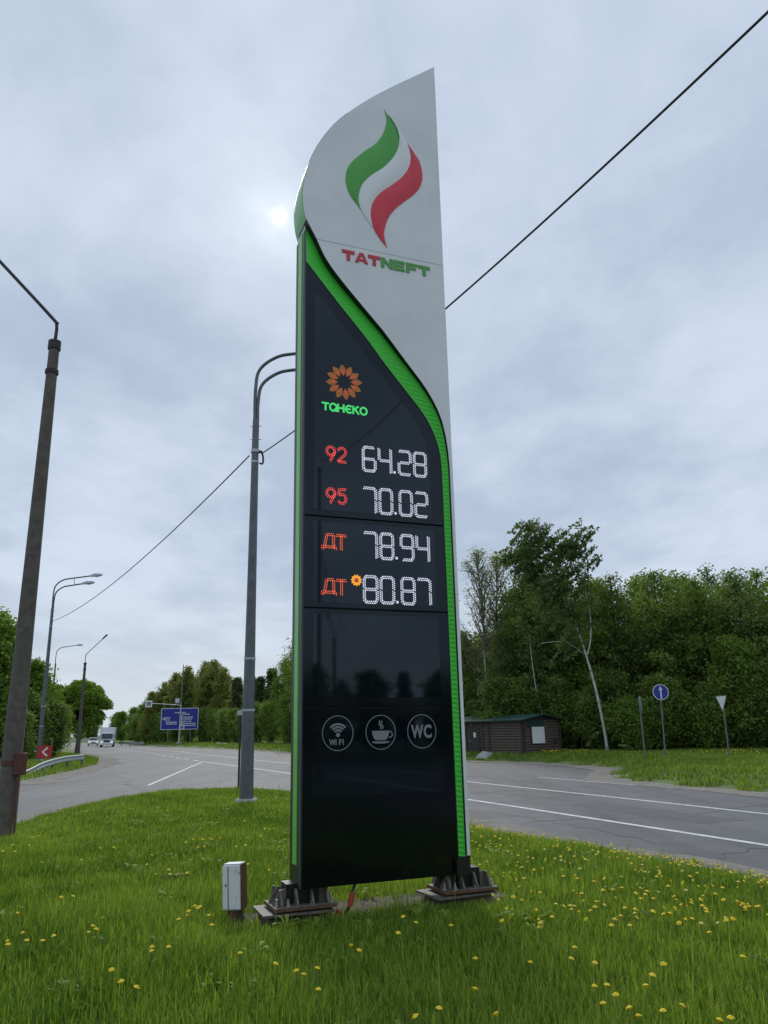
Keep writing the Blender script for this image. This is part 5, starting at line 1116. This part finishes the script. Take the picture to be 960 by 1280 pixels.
def far_flowers():
    rng = np.random.default_rng(61); V = []; F = []
    src0 = None
    src = [(rng.normal(16.5, 1.6), rng.uniform(33, 41)) for _ in range(55)] + [(rng.uniform(8.5, 11), rng.uniform(44.5, 46.5)) for _ in range(45)] + [(rng.uniform(10, 20), rng.uniform(26, 42)) for _ in range(40)]
    for x, y in src:
        z = gz(x, y) + rng.uniform(.16, .26); b_ = len(V); V.append((x, y, z + .02)); r_ = .032
        V += [(x + r_ * math.cos(a), y + r_ * math.sin(a), z) for a in np.linspace(0, 6.28, 7)[:6]]; V.append((x, y, z - .03)); F += [(b_, b_ + 1 + i, b_ + 1 + (i + 1) % 6) for i in range(6)] + [(b_ + 7, b_ + 1 + (i + 1) % 6, b_ + 1 + i) for i in range(6)]
    tag(link('verge_flowers', np_mesh('verge_flowers', V, F, M['dand'])), 'small yellow flowers dotted over the right verge', 'flowers', kind='stuff')
far_flowers()

def drift():
    """the rest of the dandelions, past the first few hundred"""
    rng = np.random.default_rng(71); V = []; F = []
    while len(V) < 430 * 8:
        x, y = rng.uniform(.9, 5.0), rng.uniform(6.5, 15.5)
        d = float(seg_dist(np.array([x]), np.array([y]), LAWN)[0])
        if d < .15 or rng.random() > (1.0 if d < 1.6 else .42): continue
        z = float(lawn_z(np.array([[x]]), np.array([[y]]))[0, 0]) + rng.uniform(.11, .19); b_ = len(V); r_ = rng.uniform(.011, .018); ti = rng.normal(0, .006, 2)
        V.append((x, y, z + .012)); V += [(x + r_ * math.cos(a), y + r_ * math.sin(a), z + ti[0] * math.cos(a) + ti[1] * math.sin(a)) for a in np.linspace(0, 6.28, 7)[:6]]; V.append((x, y, z - .012)); F += [(b_, b_ + 1 + i, b_ + 1 + (i + 1) % 6) for i in range(6)] + [(b_ + 7, b_ + 1 + (i + 1) % 6, b_ + 1 + i) for i in range(6)]
    tag(link('dandelion_drift', np_mesh('dandelion_drift', V, F, M['dand'])), 'drift of small yellow flowers along the roadside edge of the lawn', 'flowers', kind='stuff')
drift()
def weeds():
    """broad-leaved rosettes and dead stalks scattered through the lawn"""
    rng = np.random.default_rng(81); V = []; F = []; T = []
    P = sample(2.2, (-8, 4.2, 6, 20), 82, lawn_keep)
    for x, y in P:
        z = float(lawn_z(np.array([[x]]), np.array([[y]]))[0, 0]); tv = rng.uniform(.2, .9)
        for k in range(rng.integers(5, 9)):
            a = rng.uniform(0, 6.28); L_ = rng.uniform(.07, .15); w_ = L_ * rng.uniform(.12, .2); c, s_ = math.cos(a), math.sin(a); zz = rng.uniform(.05, .11); b_ = len(V)
            for f, ww, hz in ((0, .2, .0), (.4, .8, .8), (.75, 1.0, 1.0), (1.0, .1, .85)): V += [(x + c * L_ * f - s_ * w_ * ww, y + s_ * L_ * f + c * w_ * ww, z + zz * hz + .02), (x + c * L_ * f + s_ * w_ * ww, y + s_ * L_ * f - c * w_ * ww, z + zz * hz + .02)]
            F += [(b_, b_ + 1, b_ + 3, b_ + 2), (b_ + 2, b_ + 3, b_ + 5, b_ + 4), (b_ + 4, b_ + 5, b_ + 7, b_ + 6)]; T += [tv] * 8
    tag(link('lawn_weeds', np_mesh('lawn_weeds', V, F, M['blade'], True, ('tint', T))), 'broad-leaved weeds scattered through the lawn grass', 'weeds', kind='stuff')
weeds()

def undergrowth():
    """unbroken thicket closing the wood behind the trees one can tell apart"""
    rng = np.random.default_rng(91)
    for name, path, n, sz, hh, lab in (('thicket', [(52, 60), (30, 64), (8, 69), (2, 78)], 26000, .20, 4.2, 'dark thicket closing the wood behind the cabin and the signs'), ('distant_thicket', [(2, 78), (-3, 100), (-14, 128), (-28, 158), (-44, 178), (-62, 212), (-84, 250)], 16000, .34, 3.0, 'dark thicket closing the wood behind the blue board'), ('left_thicket', [(-48, 62), (-42, 84), (-52, 112), (-72, 150), (-100, 200)], 16000, .38, 4.5, 'thicket behind the trees on the left side of the road')):
        P = resample(path, 400); i = rng.integers(0, 400, n); C = np.zeros((n, 3)); C[:, :2] = P[i] + rng.normal(0, 1.0, (n, 2)); top = hh * (.62 + .38 * np.sin(i * .37 + 2 * np.sin(i * .05)) * np.sin(i * .113))
        C[:, 2] = rng.uniform(0, 1, n) ** .8 * top; V, F = leaves(rng, C, sz, 1.5)
        tag(link(name, np_mesh(name, V, F, M['leaf_wood'])), lab, 'thicket', kind='stuff')
undergrowth()
